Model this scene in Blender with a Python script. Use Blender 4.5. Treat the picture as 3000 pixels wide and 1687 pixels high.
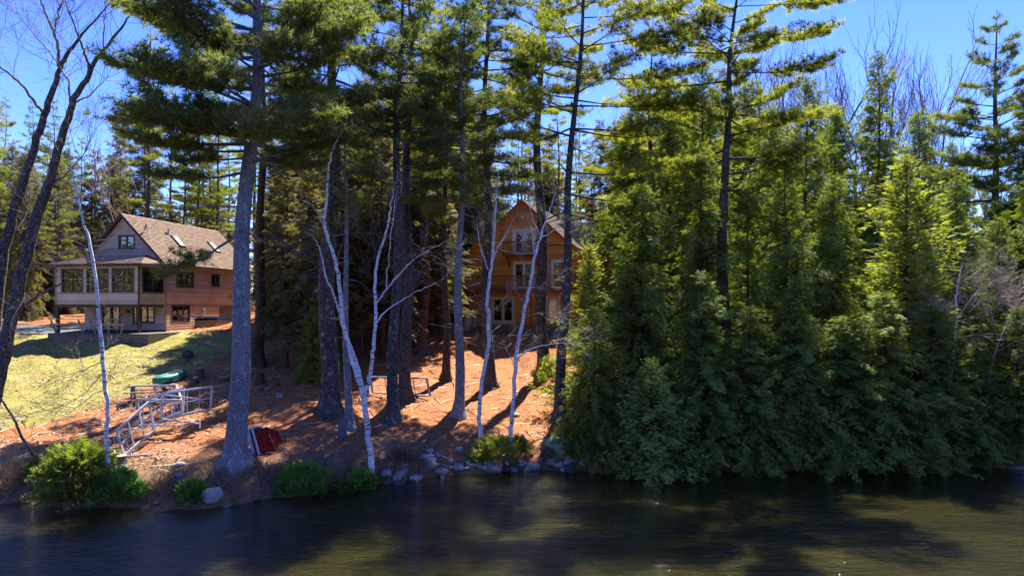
import bpy, math, random
import numpy as np
from mathutils import Vector, noise as mnoise

for o in list(bpy.data.objects):
    bpy.data.objects.remove(o, do_unlink=True)
scene = bpy.context.scene
COL = scene.collection
R = math.radians

# ------------------------------------------------------------------ camera
CAM_H = 7.0            # drone, seven metres above the lake
FPX = 2027.0           # focal length in pixels of the 3000 px wide photograph
HORIZON = 900.0
cam_d = bpy.data.cameras.new("camera")
cam = bpy.data.objects.new("camera", cam_d)
COL.objects.link(cam)
cam.location = (0, 0, CAM_H)
cam.rotation_euler = (R(90), 0, 0)
cam_d.sensor_width = 36
cam_d.lens = 36 * FPX / 3000
cam_d.shift_y = (HORIZON - 843.5) / 3000
cam_d.clip_end = 3000
scene.camera = cam

# ------------------------------------------------------------------ light
SUN_AZ, SUN_EL = R(16), R(54)      # azimuth measured from +Y (away from camera) towards +X
world = bpy.data.worlds.new("World")
scene.world = world
world.use_nodes = True
wn = world.node_tree
wn.nodes.clear()
sky = wn.nodes.new("ShaderNodeTexSky")
sky.sky_type = 'NISHITA'
sky.sun_disc = False
sky.sun_elevation = SUN_EL
sky.sun_rotation = SUN_AZ
sky.altitude = 1500
sky.air_density = 1.0
sky.dust_density = 0.0
sky.ozone_density = 7.0
bg = wn.nodes.new("ShaderNodeBackground")
bg.inputs['Strength'].default_value = 0.094
wo = wn.nodes.new("ShaderNodeOutputWorld")
hs = wn.nodes.new("ShaderNodeHueSaturation")      # the photograph's deep blue, the same over the whole sky
hs.inputs['Saturation'].default_value = 1.17
hs.inputs['Hue'].default_value = 0.524
wn.links.new(sky.outputs[0], hs.inputs['Color'])
wn.links.new(hs.outputs[0], bg.inputs['Color'])
wn.links.new(bg.outputs[0], wo.inputs['Surface'])

sun_d = bpy.data.lights.new("sun", 'SUN')
sun_d.energy = 5.0
sun_d.angle = R(0.53)
sun_d.color = (1.0, 0.93, 0.82)
sun = bpy.data.objects.new("sun", sun_d)
COL.objects.link(sun)
SUN_DIR = Vector((math.sin(SUN_AZ) * math.cos(SUN_EL), math.cos(SUN_AZ) * math.cos(SUN_EL), math.sin(SUN_EL)))
sun.rotation_euler = (-SUN_DIR).to_track_quat('-Z', 'Y').to_euler()
sun.location = SUN_DIR * 60

scene.view_settings.view_transform = 'Standard'
scene.view_settings.look = 'None'
scene.view_settings.exposure = 2.0
scene.view_settings.gamma = 1.0
scene.cycles.use_denoising = True
scene.cycles.max_bounces = 10
scene.cycles.diffuse_bounces = 6
scene.cycles.transparent_max_bounces = 12
scene.cycles.caustics_reflective = False
scene.cycles.caustics_refractive = False

# ------------------------------------------------------------------ mesh helpers
def make_mesh(name, V, quads=None, tris=None, var=None, smooth=False):
    V = np.asarray(V, dtype=np.float32).reshape(-1, 3)
    me = bpy.data.meshes.new(name)
    me.vertices.add(len(V))
    me.vertices.foreach_set('co', V.ravel())
    nq = 0 if quads is None else len(quads)
    nt = 0 if tris is None else len(tris)
    parts, starts = [], []
    if nq:
        parts.append(np.asarray(quads, dtype=np.int32).ravel()); starts.append(np.arange(nq) * 4)
    if nt:
        parts.append(np.asarray(tris, dtype=np.int32).ravel()); starts.append(nq * 4 + np.arange(nt) * 3)
    li = np.concatenate(parts)
    me.loops.add(len(li)); me.loops.foreach_set('vertex_index', li)
    me.polygons.add(nq + nt)
    me.polygons.foreach_set('loop_start', np.concatenate(starts).astype(np.int32))
    if smooth:
        me.polygons.foreach_set('use_smooth', np.ones(nq + nt, dtype=bool))
    if var is not None:
        a = me.attributes.new('var', 'FLOAT', 'POINT')
        a.data.foreach_set('value', np.asarray(var, dtype=np.float32))
    me.update(calc_edges=True)
    me.validate()
    return me

def ob(name, me, m=None, parent=None, loc=None, rot=None):
    o = bpy.data.objects.new(name, me)
    COL.objects.link(o)
    if m is not None and me is not None and len(me.materials) == 0:
        me.materials.append(m)
    if parent is not None:
        o.parent = parent
    if loc is not None:
        o.location = loc
    if rot is not None:
        o.rotation_euler = rot
    return o

def tag(o, label=None, cat=None, group=None, kind=None):
    if label: o['label'] = label
    if cat: o['category'] = cat
    if group: o['group'] = group
    if kind: o['kind'] = kind
    return o

def empty(name, loc, label, cat, group=None, rz=0):
    o = bpy.data.objects.new(name, None)
    COL.objects.link(o)
    o.empty_display_size = 0.2
    o.location = loc
    o.rotation_euler = (0, 0, rz)
    return tag(o, label, cat, group)

BOXQ = np.array([[0,1,3,2],[4,6,7,5],[0,4,5,1],[2,3,7,6],[0,2,6,4],[1,5,7,3]])
class MB:
    """collects boxes, bars, polygons; builds one mesh"""
    def __init__(self):
        self.V, self.F = [], []
    def box(self, x0, x1, y0, y1, z0, z1):
        b = len(self.V)
        for x in (x0, x1):
            for y in (y0, y1):
                for z in (z0, z1):
                    self.V.append((x, y, z))
        for q in BOXQ: self.F.append(tuple(int(i) + b for i in q))
        return self
    def hexa(self, P):
        """8 points ordered like box()"""
        b = len(self.V)
        self.V += [tuple(p) for p in P]
        for q in BOXQ: self.F.append(tuple(int(i) + b for i in q))
        return self
    def bar(self, a, c, w, h, up=(0, 0, 1)):
        a, c = Vector(a), Vector(c)
        d = (c - a).normalized()
        s = d.cross(Vector(up))
        if s.length < 1e-3: s = d.cross(Vector((1, 0, 0)))
        s.normalize(); t = s.cross(d)
        P = []
        for p in (a, c):
            for i in (-1, 1):
                for j in (-1, 1):
                    P.append(p + s * (w / 2 * i) + t * (h / 2 * j))
        return self.hexa(P)
    def poly(self, pts):
        b = len(self.V); self.V += [tuple(p) for p in pts]
        self.F.append(tuple(range(b, b + len(pts)))); return self
    def prism(self, pts, ext):
        """closed solid from polygon pts extruded by vector ext"""
        n = len(pts); b = len(self.V); e = Vector(ext)
        self.V += [tuple(Vector(p)) for p in pts] + [tuple(Vector(p) + e) for p in pts]
        self.F.append(tuple(range(b + n - 1, b - 1, -1))); self.F.append(tuple(range(b + n, b + 2 * n)))
        for i in range(n):
            j = (i + 1) % n
            self.F.append((b + i, b + j, b + n + j, b + n + i))
        return self
    def cyl(self, a, c, r0, r1, n=10):
        a, c = Vector(a), Vector(c)
        d = (c - a).normalized(); s = d.orthogonal().normalized(); t = d.cross(s)
        b = len(self.V)
        for p, r in ((a, r0), (c, r1)):
            for i in range(n):
                an = 2 * math.pi * i / n
                self.V.append(tuple(p + s * (r * math.cos(an)) + t * (r * math.sin(an))))
        for i in range(n):
            j = (i + 1) % n
            self.F.append((b + i, b + j, b + n + j, b + n + i))
        self.F.append(tuple(range(b + n - 1, b - 1, -1))); self.F.append(tuple(range(b + n, b + 2 * n)))
        return self
    def mesh(self, name, smooth=False):
        me = bpy.data.meshes.new(name)
        me.from_pydata(self.V, [], self.F)
        if smooth:
            for p in me.polygons: p.use_smooth = True
        me.update()
        return me
    def build(self, name, m, parent=None, loc=None, rot=None, smooth=False):
        return ob(name, self.mesh(name, smooth), m, parent, loc, rot)

def nrm(a):
    return a / np.maximum(np.linalg.norm(a, axis=-1, keepdims=True), 1e-9)

class Tubes:
    def __init__(self): self.g = {}
    def add(self, pts, rad, sides=4):
        self.g.setdefault((len(pts), sides), []).append((pts, rad))
    def build(self):
        Vs, Qs, off = [], [], 0
        for (K, S), L in self.g.items():
            P = np.array([l[0] for l in L], dtype=float); Rr = np.array([l[1] for l in L], dtype=float)
            T = nrm(np.gradient(P, axis=1))
            m = nrm(P[:, -1] - P[:, 0])
            ref = np.where(np.abs(m[:, 2:3]) < 0.85, [[0, 0, 1.0]], [[1.0, 0, 0]])[:, None, :]
            A = nrm(np.cross(T, np.broadcast_to(ref, T.shape))); B = np.cross(T, A)
            an = np.arange(S) * 2 * math.pi / S
            ring = P[:, :, None, :] + Rr[:, :, None, None] * (np.cos(an)[None, None, :, None] * A[:, :, None, :] + np.sin(an)[None, None, :, None] * B[:, :, None, :])
            N = len(L)
            Vs.append(ring.reshape(-1, 3))
            n_i = np.arange(N)[:, None, None] * K * S; k_i = np.arange(K - 1)[None, :, None] * S; s = np.arange(S)[None, None, :]; s2 = (s + 1) % S
            a = n_i + k_i + s; b = n_i + k_i + s2
            Qs.append(np.stack([a, b, b + S, a + S], -1).reshape(-1, 4) + off)
            off += N * K * S
        if not Vs: return np.zeros((0, 3)), np.zeros((0, 4), int)
        return np.concatenate(Vs), np.concatenate(Qs)

class Leaves:
    """oriented copies of a small leaf template"""
    def __init__(self, tv, tt): self.tv, self.tt = np.asarray(tv, float), np.asarray(tt, int); self.p, self.d, self.u, self.s, self.v = [], [], [], [], []
    def add(self, p, d, u, s, v):
        self.p.append(p); self.d.append(d); self.u.append(u); self.s.append(s); self.v.append(v)
    def build(self):
        p = np.concatenate(self.p); d = nrm(np.concatenate(self.d)); u = np.concatenate(self.u); s = np.concatenate(self.s); v = np.concatenate(self.v)
        y = nrm(np.cross(u, d)); z = np.cross(d, y)
        M = np.stack([d, y, z], 1)                      # rows = axes
        V = p[:, None, :] + s[:, None, None] * np.einsum('mk,nkj->nmj', self.tv, M)
        m = len(self.tv)
        T = (self.tt[None] + (np.arange(len(p)) * m)[:, None, None]).reshape(-1, 3)
        return V.reshape(-1, 3), T, np.repeat(v, m)

# leaf templates
def tuft_template(n, seed, spread=(25, 80), w=0.085):
    r = np.random.default_rng(seed); V, T = [], []
    for i in range(n):
        a = 2 * math.pi * (i + r.uniform(-.3, .3)) / n; e = R(r.uniform(*spread)); L = r.uniform(.75, 1.1)
        dv = np.array([math.cos(e), math.sin(e) * math.cos(a), math.sin(e) * math.sin(a)])
        sv = nrm(np.cross(dv, r.normal(size=3)))
        b = len(V); o = dv * 0.04
        V += [o + sv * w * .5, o - sv * w * .5, dv * L]; T.append((b, b + 1, b + 2))
    return V, T
def frond_template(n=8, wid=.42, lw=.085, seed=0, ang=52):
    r = np.random.default_rng(seed); V, T = [], []
    for i in range(n):
        x = (i + .3) / n
        for s in (-1, 1):
            L = wid * (1 - x ** 1.4) + .1; a = R(ang + r.uniform(-8, 8))
            dv = np.array([math.cos(a), s * math.sin(a), r.uniform(-.35, .15)]); dv = dv / np.linalg.norm(dv)
            o = np.array([x, 0, -.16 * x * x]); sv = np.array([math.sin(a), -s * math.cos(a), r.uniform(-.5, .5)])
            b = len(V); V += [o - sv * lw * .5, o + sv * lw * .5, o + dv * L]; T.append((b, b + 1, b + 2))
    b = len(V); V += [np.array([.8, .03, -.1]), np.array([.8, -.03, -.1]), np.array([1.08, 0, -.2])]; T.append((b, b + 1, b + 2))
    return V, T
TUFT = tuft_template(9, 1, (20, 82), .095)
TUFT_THIN = tuft_template(9, 5, (20, 85), .1)
FROND = frond_template(7, wid=.46, lw=.10, seed=2)
CEDAR = frond_template(7, wid=.42, lw=.115, seed=3, ang=40)
LEAF5 = tuft_template(5, 8, (10, 85), .3)

# ------------------------------------------------------------------ terrain
SX = [-400, -60, -24, -18.3, -14.2, -10.2, -8.8, -6.67, -5.4, -3.5, -1.4, 0, 5.8, 13.3, 22.6, 60, 400]
SY = [30, 27, 25.2, 24.7, 24.05, 24.0, 25.5, 26.5, 27.5, 28.4, 29.2, 29.7, 29.6, 30.0, 30.6, 33, 40]
DZ = [-600, -400, -330, -240, -215, -205, -190, -40, -8, -3, -0.6, 0, .25, .6, 1.5, 2.5, 10, 18, 26, 32, 45, 80, 400]
ZZ = [48, 44, 34, 10, 1.5, -.3, -3.5, -3.5, -1.7, -.8, -.25, -.03, .18, .42, .75, .98, 2.25, 3.65, 5.12, 5.6, 6.3, 7.6, 10]  # first heights are the unseen far hill, raised to darken window reflections
def shore_y(x): return np.interp(x, SX, SY) + .18 * np.sin(np.asarray(x) * 1.7) + .10 * np.sin(np.asarray(x) * 4.3 + 1)
def gz(x, y):
    x = np.asarray(x, float); y = np.asarray(y, float)
    d = y - shore_y(x)
    z = np.interp(d, DZ, ZZ)
    land = np.clip(d / 3, 0, 1)
    z = z + land * (.07 * np.sin(x * .9 + .4) * np.sin(y * .7) + .04 * np.sin(x * 2.3 + y * 1.9) + .025 * np.sin(x * 4.1 - y * 3.3))
    z = z + 1.15 * np.exp(-(((x + 20.5) / 4.5) ** 2 + ((y - 59.5) / 5) ** 2))
    # level pads under the houses
    for (cx, cy, r, zp) in ((-28.0, 55.5, 6.0, 5.2), (1.5, 54.0, 6.0, 5.05)):
        w = np.clip(1.6 - np.hypot(x - cx, y - cy) / r, 0, 1)
        w = w * w * (3 - 2 * w)
        z = z * (1 - w * .8) + zp * w * .8
    return z
def gzf(x, y): return float(gz(x, y))
def at(px, py, Y):
    """point seen at a place of the photograph, at distance Y"""
    return Vector(((px - 1500) / FPX * Y, Y, CAM_H + (HORIZON - py) / FPX * Y))
def on_ground(px, py):
    ys = np.arange(18, 120, .05)
    xs = (px - 1500) / FPX * ys; zr = CAM_H + (HORIZON - py) / FPX * ys
    hit = np.nonzero(zr <= np.maximum(gz(xs, ys), 0))[0]
    i = hit[0] if len(hit) else -1
    return Vector((xs[i], ys[i], gzf(xs[i], ys[i])))
# ------------------------------------------------------------------ materials
class NT:
    def __init__(self, name):
        self.m = bpy.data.materials.new(name); self.m.use_nodes = True
        self.t = self.m.node_tree; self.t.nodes.clear()
        self.out = self.t.nodes.new('ShaderNodeOutputMaterial')
    def n(self, typ, ins=None, **props):
        nd = self.t.nodes.new('ShaderNode' + typ)
        for k, v in props.items(): setattr(nd, k, v)
        for k, v in (ins or {}).items(): self.set(nd.inputs[k], v)
        return nd
    def set(self, sock, v):
        if isinstance(v, bpy.types.NodeSocket): self.t.links.new(v, sock)
        elif isinstance(v, bpy.types.Node): self.t.links.new(v.outputs[0], sock)
        else:
            if isinstance(v, tuple) and len(v) == 3 and sock.type == 'RGBA': v = (*v, 1)
            sock.default_value = v
    def ramp(self, fac, stops, interp='LINEAR'):
        r = self.n('ValToRGB', {'Fac': fac}); cr = r.color_ramp; cr.interpolation = interp
        while len(cr.elements) < len(stops): cr.elements.new(.5)
        for e, (p, c) in zip(cr.elements, stops):
            e.position = p; e.color = (*c, 1) if len(c) == 3 else c
        return r.outputs[0]
    def mix(self, fac, a, b, blend='MIX'):
        nd = self.t.nodes.new('ShaderNodeMix'); nd.data_type = 'RGBA'; nd.blend_type = blend
        self.set(nd.inputs[0], fac); self.set(nd.inputs[6], a); self.set(nd.inputs[7], b)
        return nd.outputs[2]
    def math(self, op, a, b=0.0):
        nd = self.n('Math', operation=op); self.set(nd.inputs[0], a); self.set(nd.inputs[1], b); return nd.outputs[0]
    def coord(self, scale=(1, 1, 1), kind='Object'):
        tc = self.n('TexCoord'); mp = self.n('Mapping', {'Vector': tc.outputs[kind], 'Scale': scale}); return mp.outputs[0]
    def noise(self, vec, scale, detail=4, rough=.55, out=0):
        return self.n('TexNoise', {'Vector': vec, 'Scale': scale, 'Detail': detail, 'Roughness': rough}).outputs[out]
    def bump(self, h, strength=.4, dist=.02):
        return self.n('Bump', {'Height': h, 'Strength': strength, 'Distance': dist}).outputs[0]
    def finish(self, col, rough=.8, bump=None, spec=.3, metal=0.0):
        p = self.n('BsdfPrincipled', {'Base Color': col, 'Roughness': rough, 'Specular IOR Level': spec, 'Metallic': metal})
        if bump is not None: self.set(p.inputs['Normal'], bump)
        self.t.links.new(p.outputs[0], self.out.inputs['Surface'])
        return self.m

def plain(name, col, rough=.7, var=.25, scale=3.0, spec=.3, metal=0.0, bump=.15, bscale=30):
    k = NT(name); c = k.coord()
    n1 = k.noise(c, scale, 5)
    lo = tuple(x * (1 - var) for x in col); hi = tuple(min(1, x * (1 + var)) for x in col)
    return k.finish(k.ramp(n1, [(.3, lo), (.7, hi)]), rough, k.bump(k.noise(c, bscale, 3), bump, .01), spec, metal)

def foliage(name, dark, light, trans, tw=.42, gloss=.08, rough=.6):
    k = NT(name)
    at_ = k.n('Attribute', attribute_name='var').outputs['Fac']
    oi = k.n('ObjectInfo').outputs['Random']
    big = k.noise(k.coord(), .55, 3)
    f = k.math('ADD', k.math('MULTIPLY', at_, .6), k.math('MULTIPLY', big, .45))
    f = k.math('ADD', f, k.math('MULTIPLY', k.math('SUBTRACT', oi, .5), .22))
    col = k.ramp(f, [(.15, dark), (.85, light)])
    d = k.n('BsdfPrincipled', {'Base Color': col, 'Roughness': rough, 'Specular IOR Level': gloss})
    tcol = k.mix(1.0, col, trans, 'MULTIPLY')
    t = k.n('BsdfTranslucent', {'Color': tcol})
    mx = k.n('MixShader', {'Fac': tw}); k.t.links.new(d.outputs[0], mx.inputs[1]); k.t.links.new(t.outputs[0], mx.inputs[2])
    k.t.links.new(mx.outputs[0], k.out.inputs['Surface'])
    return k.m

def bark(name, dark, mid, lichen, lich=.5, sx=11, sz=2.4, bumpd=.04):
    k = NT(name); c = k.coord((sx, sx, sz))
    w = k.noise(k.coord((3, 3, 1)), 1.5, 3, out=1)
    cd = k.mix(.25, c, w, 'ADD')
    v = k.n('TexVoronoi', {'Vector': cd, 'Scale': 1.6}, feature='DISTANCE_TO_EDGE').outputs[0]
    n1 = k.noise(cd, 3, 6, .7)
    h = k.math('MULTIPLY', k.ramp(v, [(.0, (0, 0, 0)), (.22, (1, 1, 1))]), n1)
    col = k.ramp(h, [(.05, dark), (.6, mid)])
    ln = k.noise(k.coord((1.6, 1.6, 1.1)), 3.2, 7, .75)
    oi = k.n('ObjectInfo').outputs['Random']
    lm = k.ramp(k.math('ADD', ln, k.math('MULTIPLY', k.math('SUBTRACT', oi, .5), .08)), [(lich, (0, 0, 0)), (lich + .035, (1, 1, 1))])
    lc = k.mix(k.math('MULTIPLY', lm, .85), col, lichen)
    big = k.ramp(k.noise(k.coord((1, 1, .5)), .9, 3), [(.3, (.75, .75, .78)), (.7, (1.15, 1.12, 1.05))])
    return k.finish(k.mix(1.0, lc, big, 'MULTIPLY'), .9, k.bump(h, .8, bumpd), .15)

def birch_bark(name):
    k = NT(name); c = k.coord((2.6, 2.6, 15))
    a = k.noise(c, 1.3, 4, .6)
    dash = k.ramp(a, [(.57, (1, 1, 1)), (.62, (0, 0, 0))])
    b = k.noise(k.coord((1.3, 1.3, 2.6)), 1.9, 4, .6)
    blot = k.ramp(b, [(.63, (1, 1, 1)), (.68, (0, 0, 0))])
    mask = k.math('MULTIPLY', dash, blot)
    white = k.ramp(k.noise(k.coord((1, 1, 3)), 2.5, 4), [(.3, (.52, .52, .53)), (.7, (.82, .81, .79))])
    col = k.mix(mask, (.035, .03, .028), white)
    return k.finish(col, .65, k.bump(a, .25, .01), .25)

M = {}
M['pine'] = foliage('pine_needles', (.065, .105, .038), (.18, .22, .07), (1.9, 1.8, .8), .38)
M['pine_sun_tint'] = foliage('sun_tinted_pine_needles', (.075, .10, .028), (.24, .26, .06), (1.8, 1.8, .6), .48)  # yellower, brighter copy of the pine needles: sunlight put into the colour
M['hemlock'] = foliage('hemlock_needles', (.085, .15, .024), (.225, .285, .055), (2.2, 2.0, .7), .22, .06, .6)
M['cedar'] = foliage('cedar_sprays', (.10, .14, .03), (.25, .27, .065), (1.9, 1.9, .7), .4)
M['pale_cedar'] = foliage('pale_cedar_sprays', (.13, .205, .035), (.28, .35, .08), (1.5, 1.6, .8), .25)
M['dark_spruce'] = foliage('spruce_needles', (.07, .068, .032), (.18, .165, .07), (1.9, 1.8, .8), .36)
M['shrub'] = foliage('green_shrub', (.07, .15, .03), (.19, .34, .075), (1.6, 1.9, .6), .4)
M['fern'] = foliage('yellow_green_leaf', (.06, .09, .015), (.2, .24, .06), (1.5, 1.6, .6), .4)
M['dry'] = foliage('dry_grass', (.13, .085, .05), (.36, .26, .16), (1.1, 1.0, .8), .25, .2)
M['lawn_blade'] = foliage('lawn_grass', (.13, .145, .03), (.40, .36, .11), (1.3, 1.3, .7), .3, .2)
M['litter'] = foliage('fallen_leaves', (.22, .12, .075), (.68, .51, .38), (1.1, 1.0, .8), .2, .25)
M['needles'] = foliage('rusty_needles', (.26, .10, .04), (.55, .28, .14), (1.2, 1.0, .8), .15)
M['rust'] = foliage('rusty_leaves', (.12, .035, .015), (.28, .09, .03), (1.6, 1.2, .8), .4)
M['bark_blue'] = bark('grey_blue_bark', (.13, .13, .145), (.34, .34, .375), (.42, .50, .42), .55, 13, 3.2, .03)
M['bark'] = bark('pine_bark', (.035, .032, .03), (.155, .14, .135), (.28, .33, .29), .58)
M['bark_brown'] = bark('brown_bark', (.03, .02, .015), (.15, .10, .075), (.22, .26, .2), .66)
M['maple_bark'] = bark('maple_bark', (.05, .042, .038), (.19, .165, .15), (.27, .32, .27), .55, 8, 2.5, .02)
M['birch'] = birch_bark('birch_bark')
M['twig'] = plain('bare_twigs', (.17, .13, .115), .8, .3)
M['twig_pale'] = plain('pale_twigs', (.33, .26, .20), .8, .3)
M['twig_red'] = plain('reddish_twigs', (.17, .105, .085), .8, .3)
M['limb'] = plain('dark_limbs', (.075, .062, .055), .9, .35)
M['dead'] = plain('dead_twigs', (.085, .07, .06), .9, .4)

def ground_mat():
    k = NT('forest_floor')
    lawn = k.n('Attribute', attribute_name='lawn').outputs['Fac']
    bank = k.n('Attribute', attribute_name='bank').outputs['Fac']
    wet = k.n('Attribute', attribute_name='wet').outputs['Fac']
    c = k.coord()
    ne = k.noise(k.coord((1.4, 1, 1)), 5.5, 9, .78)
    fine = k.noise(k.coord((1.3, 1, 1)), 34, 4, .7)
    med = k.noise(c, 1.1, 6, .7)
    needle = k.ramp(k.math('ADD', k.math('MULTIPLY', ne, .6), k.math('MULTIPLY', fine, .4)), [(.36, (.11, .038, .016)), (.50, (.37, .14, .055)), (.64, (.60, .275, .125))])
    needle = k.mix(k.ramp(med, [(.52, (0, 0, 0)), (.7, (.6, .6, .6))]), needle, (.20, .135, .085))
    needle = k.mix(k.ramp(k.noise(c, .6, 5, .7), [(.56, (0, 0, 0)), (.66, (.45, .45, .45))]), needle, (.10, .10, .035))
    gr = k.ramp(k.math('ADD', k.math('MULTIPLY', ne, .5), k.math('MULTIPLY', med, .5)), [(.36, (.16, .17, .035)), (.5, (.27, .25, .065)), (.62, (.42, .31, .12))])
    gr = k.mix(k.ramp(fine, [(.6, (0, 0, 0)), (.68, (.7, .7, .7))]), gr, (.46, .33, .20))
    lm = k.math('ADD', lawn, k.math('MULTIPLY', k.math('SUBTRACT', k.noise(c, .9, 6, .7), .5), .9))
    lm = k.ramp(lm, [(.42, (0, 0, 0)), (.62, (1, 1, 1))])
    needle = k.mix(k.math('MULTIPLY', bank, k.ramp(med, [(.3, (.5, .5, .5)), (.6, (1, 1, 1))])), needle, k.ramp(ne, [(.35, (.09, .065, .045)), (.55, (.22, .165, .115)), (.68, (.34, .27, .19))]))
    col = k.mix(lm, needle, gr)
    bed = k.ramp(ne, [(.35, (.07, .05, .022)), (.65, (.22, .16, .065))])
    col = k.mix(wet, col, bed)
    h = k.math('ADD', k.math('MULTIPLY', ne, 1.0), k.math('MULTIPLY', fine, .5))
    return k.finish(col, .95, k.bump(h, .9, .10), .08)
M['ground'] = ground_mat()

def water_mat():
    k = NT('lake_water')
    c1 = k.coord((1.5, 4.0, 1)); c2 = k.coord((6.5, 13, 1)); c3 = k.coord((.45, 1.0, 1))
    h = k.math('ADD', k.math('MULTIPLY', k.noise(c1, 1.0, 3, .55), 1.0), k.math('MULTIPLY', k.noise(c2, 1.0, 3, .6), .42))
    h = k.math('ADD', h, k.math('MULTIPLY', k.noise(c3, 1.0, 2), 1.0))
    bm = k.bump(h, .7, .12)
    turbid = k.ramp(k.noise(k.coord((.10, .22, 1)), 1.0, 3), [(.3, (.012, .012, .004)), (.7, (.033, .030, .007))])
    body = k.n('SubsurfaceScattering', {'Color': turbid, 'Scale': 1.0, 'Radius': (1.1, 1.0, .6)}, falloff='BURLEY')
    tr = k.n('BsdfTransparent', {'Color': (.50, .42, .24)})
    b = k.n('MixShader', {'Fac': .22}); k.t.links.new(body.outputs[0], b.inputs[1]); k.t.links.new(tr.outputs[0], b.inputs[2])
    gl = k.n('BsdfGlossy', {'Color': (1, 1, 1), 'Roughness': .015, 'Normal': bm})
    fr = k.n('Fresnel', {'IOR': 1.33, 'Normal': bm})
    mx = k.n('MixShader', {'Fac': fr.outputs[0]}); k.t.links.new(b.outputs[0], mx.inputs[1]); k.t.links.new(gl.outputs[0], mx.inputs[2])
    k.t.links.new(mx.outputs[0], k.out.inputs['Surface'])
    return k.m
M['water'] = water_mat()

def glass_mat():
    k = NT('window_glass')
    tr = k.n('BsdfTransparent', {'Color': (.55, .6, .6)})
    gl = k.n('BsdfGlossy', {'Color': (1, 1, 1), 'Roughness': .02, 'Normal': k.bump(k.noise(k.coord(), 1.2, 2), .25, .02)})
    fr = k.n('LayerWeight', {'Blend': .3})
    mx = k.n('MixShader', {'Fac': k.ramp(fr.outputs['Facing'], [(0, (.10, .10, .10)), (.6, (.22, .22, .22)), (1, (.9, .9, .9))])}); k.t.links.new(tr.outputs[0], mx.inputs[1]); k.t.links.new(gl.outputs[0], mx.inputs[2])
    k.t.links.new(mx.outputs[0], k.out.inputs['Surface'])
    return k.m
M['glass'] = glass_mat()

def stone_mat(name, a, b, moss=.62):
    k = NT(name); c = k.coord()
    oi = k.n('ObjectInfo').outputs['Random']
    n1 = k.noise(c, 2.4, 8, .7)
    col = k.ramp(n1, [(.3, a), (.7, b)])
    col = k.mix(1.0, col, k.ramp(oi, [(0, (.7, .68, .66)), (1, (1.15, 1.15, 1.15))]), 'MULTIPLY')
    lm = k.ramp(k.noise(c, 1.3, 6, .7), [(moss, (0, 0, 0)), (moss + .05, (1, 1, 1))])
    col = k.mix(k.math('MULTIPLY', lm, .8), col, (.30, .31, .14))
    return k.finish(col, .85, k.bump(n1, .6, .05), .25)
M['stone'] = stone_mat('granite', (.13, .125, .12), (.36, .35, .33), .58)
M['stone_pale'] = stone_mat('pale_granite', (.20, .195, .19), (.42, .41, .40), .62)
M['stone_dark'] = stone_mat('wet_stone', (.03, .03, .03), (.10, .095, .09), .72)
M['moss_rock'] = stone_mat('mossy_boulder', (.06, .075, .065), (.19, .215, .19), .47)

def wood_mat(name, lo, hi, axis=0, rough=.7, spec=.25, streak=(1, 14, 14)):
    k = NT(name)
    sc = [(.6, 9, 14), (9, .6, 14), (9, 14, .6)][axis]
    c = k.coord(sc)
    oi = k.n('ObjectInfo').outputs['Random']
    n1 = k.noise(c, 1.0, 6, .65)
    col = k.ramp(n1, [(.28, lo), (.72, hi)])
    col = k.mix(1.0, col, k.ramp(oi, [(0, (.82, .80, .78)), (1, (1.14, 1.14, 1.14))]), 'MULTIPLY')
    wear = k.ramp(k.noise(k.coord((.5, .5, .9)), 1.2, 5), [(.35, (.86, .84, .82)), (.65, (1.05, 1.05, 1.05))])
    return k.finish(k.mix(1.0, col, wear, 'MULTIPLY'), rough, k.bump(n1, .3, .01), spec)
M['tan_x'] = wood_mat('tan_clapboard', (.46, .37, .275), (.60, .495, .38), 0)
M['tan_trim'] = wood_mat('tan_trim', (.28, .18, .10), (.36, .24, .14), 2)
M['brown_trim'] = wood_mat('dark_brown_trim', (.05, .028, .02), (.085, .05, .035), 0)
M['orange_x'] = wood_mat('orange_stained_board', (.60, .23, .04), (.82, .36, .075), 0)
M['orange_z'] = wood_mat('orange_stained_trim', (.30, .085, .018), (.46, .15, .03), 2)
M['deck_red'] = wood_mat('red_brown_deck', (.115, .04, .026), (.20, .075, .045), 0)
M['deck_tan'] = wood_mat('weathered_baluster', (.24, .13, .07), (.36, .22, .12), 2)
M['grey_wood'] = wood_mat('grey_weathered_wood', (.19, .16, .13), (.34, .29, .24), 0)
M['dark_wood'] = wood_mat('dark_weathered_wood', (.07, .065, .06), (.15, .14, .13), 0)
M['pale_wood'] = wood_mat('pale_wood', (.40, .30, .20), (.58, .46, .33), 2)
M['white_paint'] = plain('white_paint', (.78, .77, .74), .5, .08, 2, .35)
M['cream_frame'] = plain('cream_frame', (.62, .55, .44), .5, .1)
M['bronze_frame'] = plain('bronze_frame', (.055, .045, .038), .5, .2)
M['concrete'] = plain('grey_foundation', (.115, .12, .135), .9, .15)
M['block'] = plain('concrete_block', (.36, .36, .35), .9, .15)
M['interior'] = plain('dim_interior', (.10, .085, .07), .9, .2)
M['curtain'] = plain('white_curtain', (.6, .6, .58), .9, .1)
M['metal'] = plain('galvanised_metal', (.36, .375, .41), .5, .18, 4, .5, .35)
M['rust_metal'] = plain('rusted_bracket', (.30, .13, .06), .8, .3)
M['plastic_white'] = plain('white_plastic', (.75, .76, .8), .4, .05)
M['black'] = plain('black_plastic', (.03, .03, .035), .5, .2)
M['purple'] = plain('purple_plastic', (.20, .09, .26), .5, .1)
M['asphalt'] = plain('asphalt', (.085, .085, .095), .95, .3, 5)
M['green_hull'] = plain('green_hull', (.012, .20, .125), .28, .15, 3, .6)
M['red_board'] = wood_mat('red_painted_board', (.17, .016, .014), (.29, .028, .022), 2)
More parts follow.
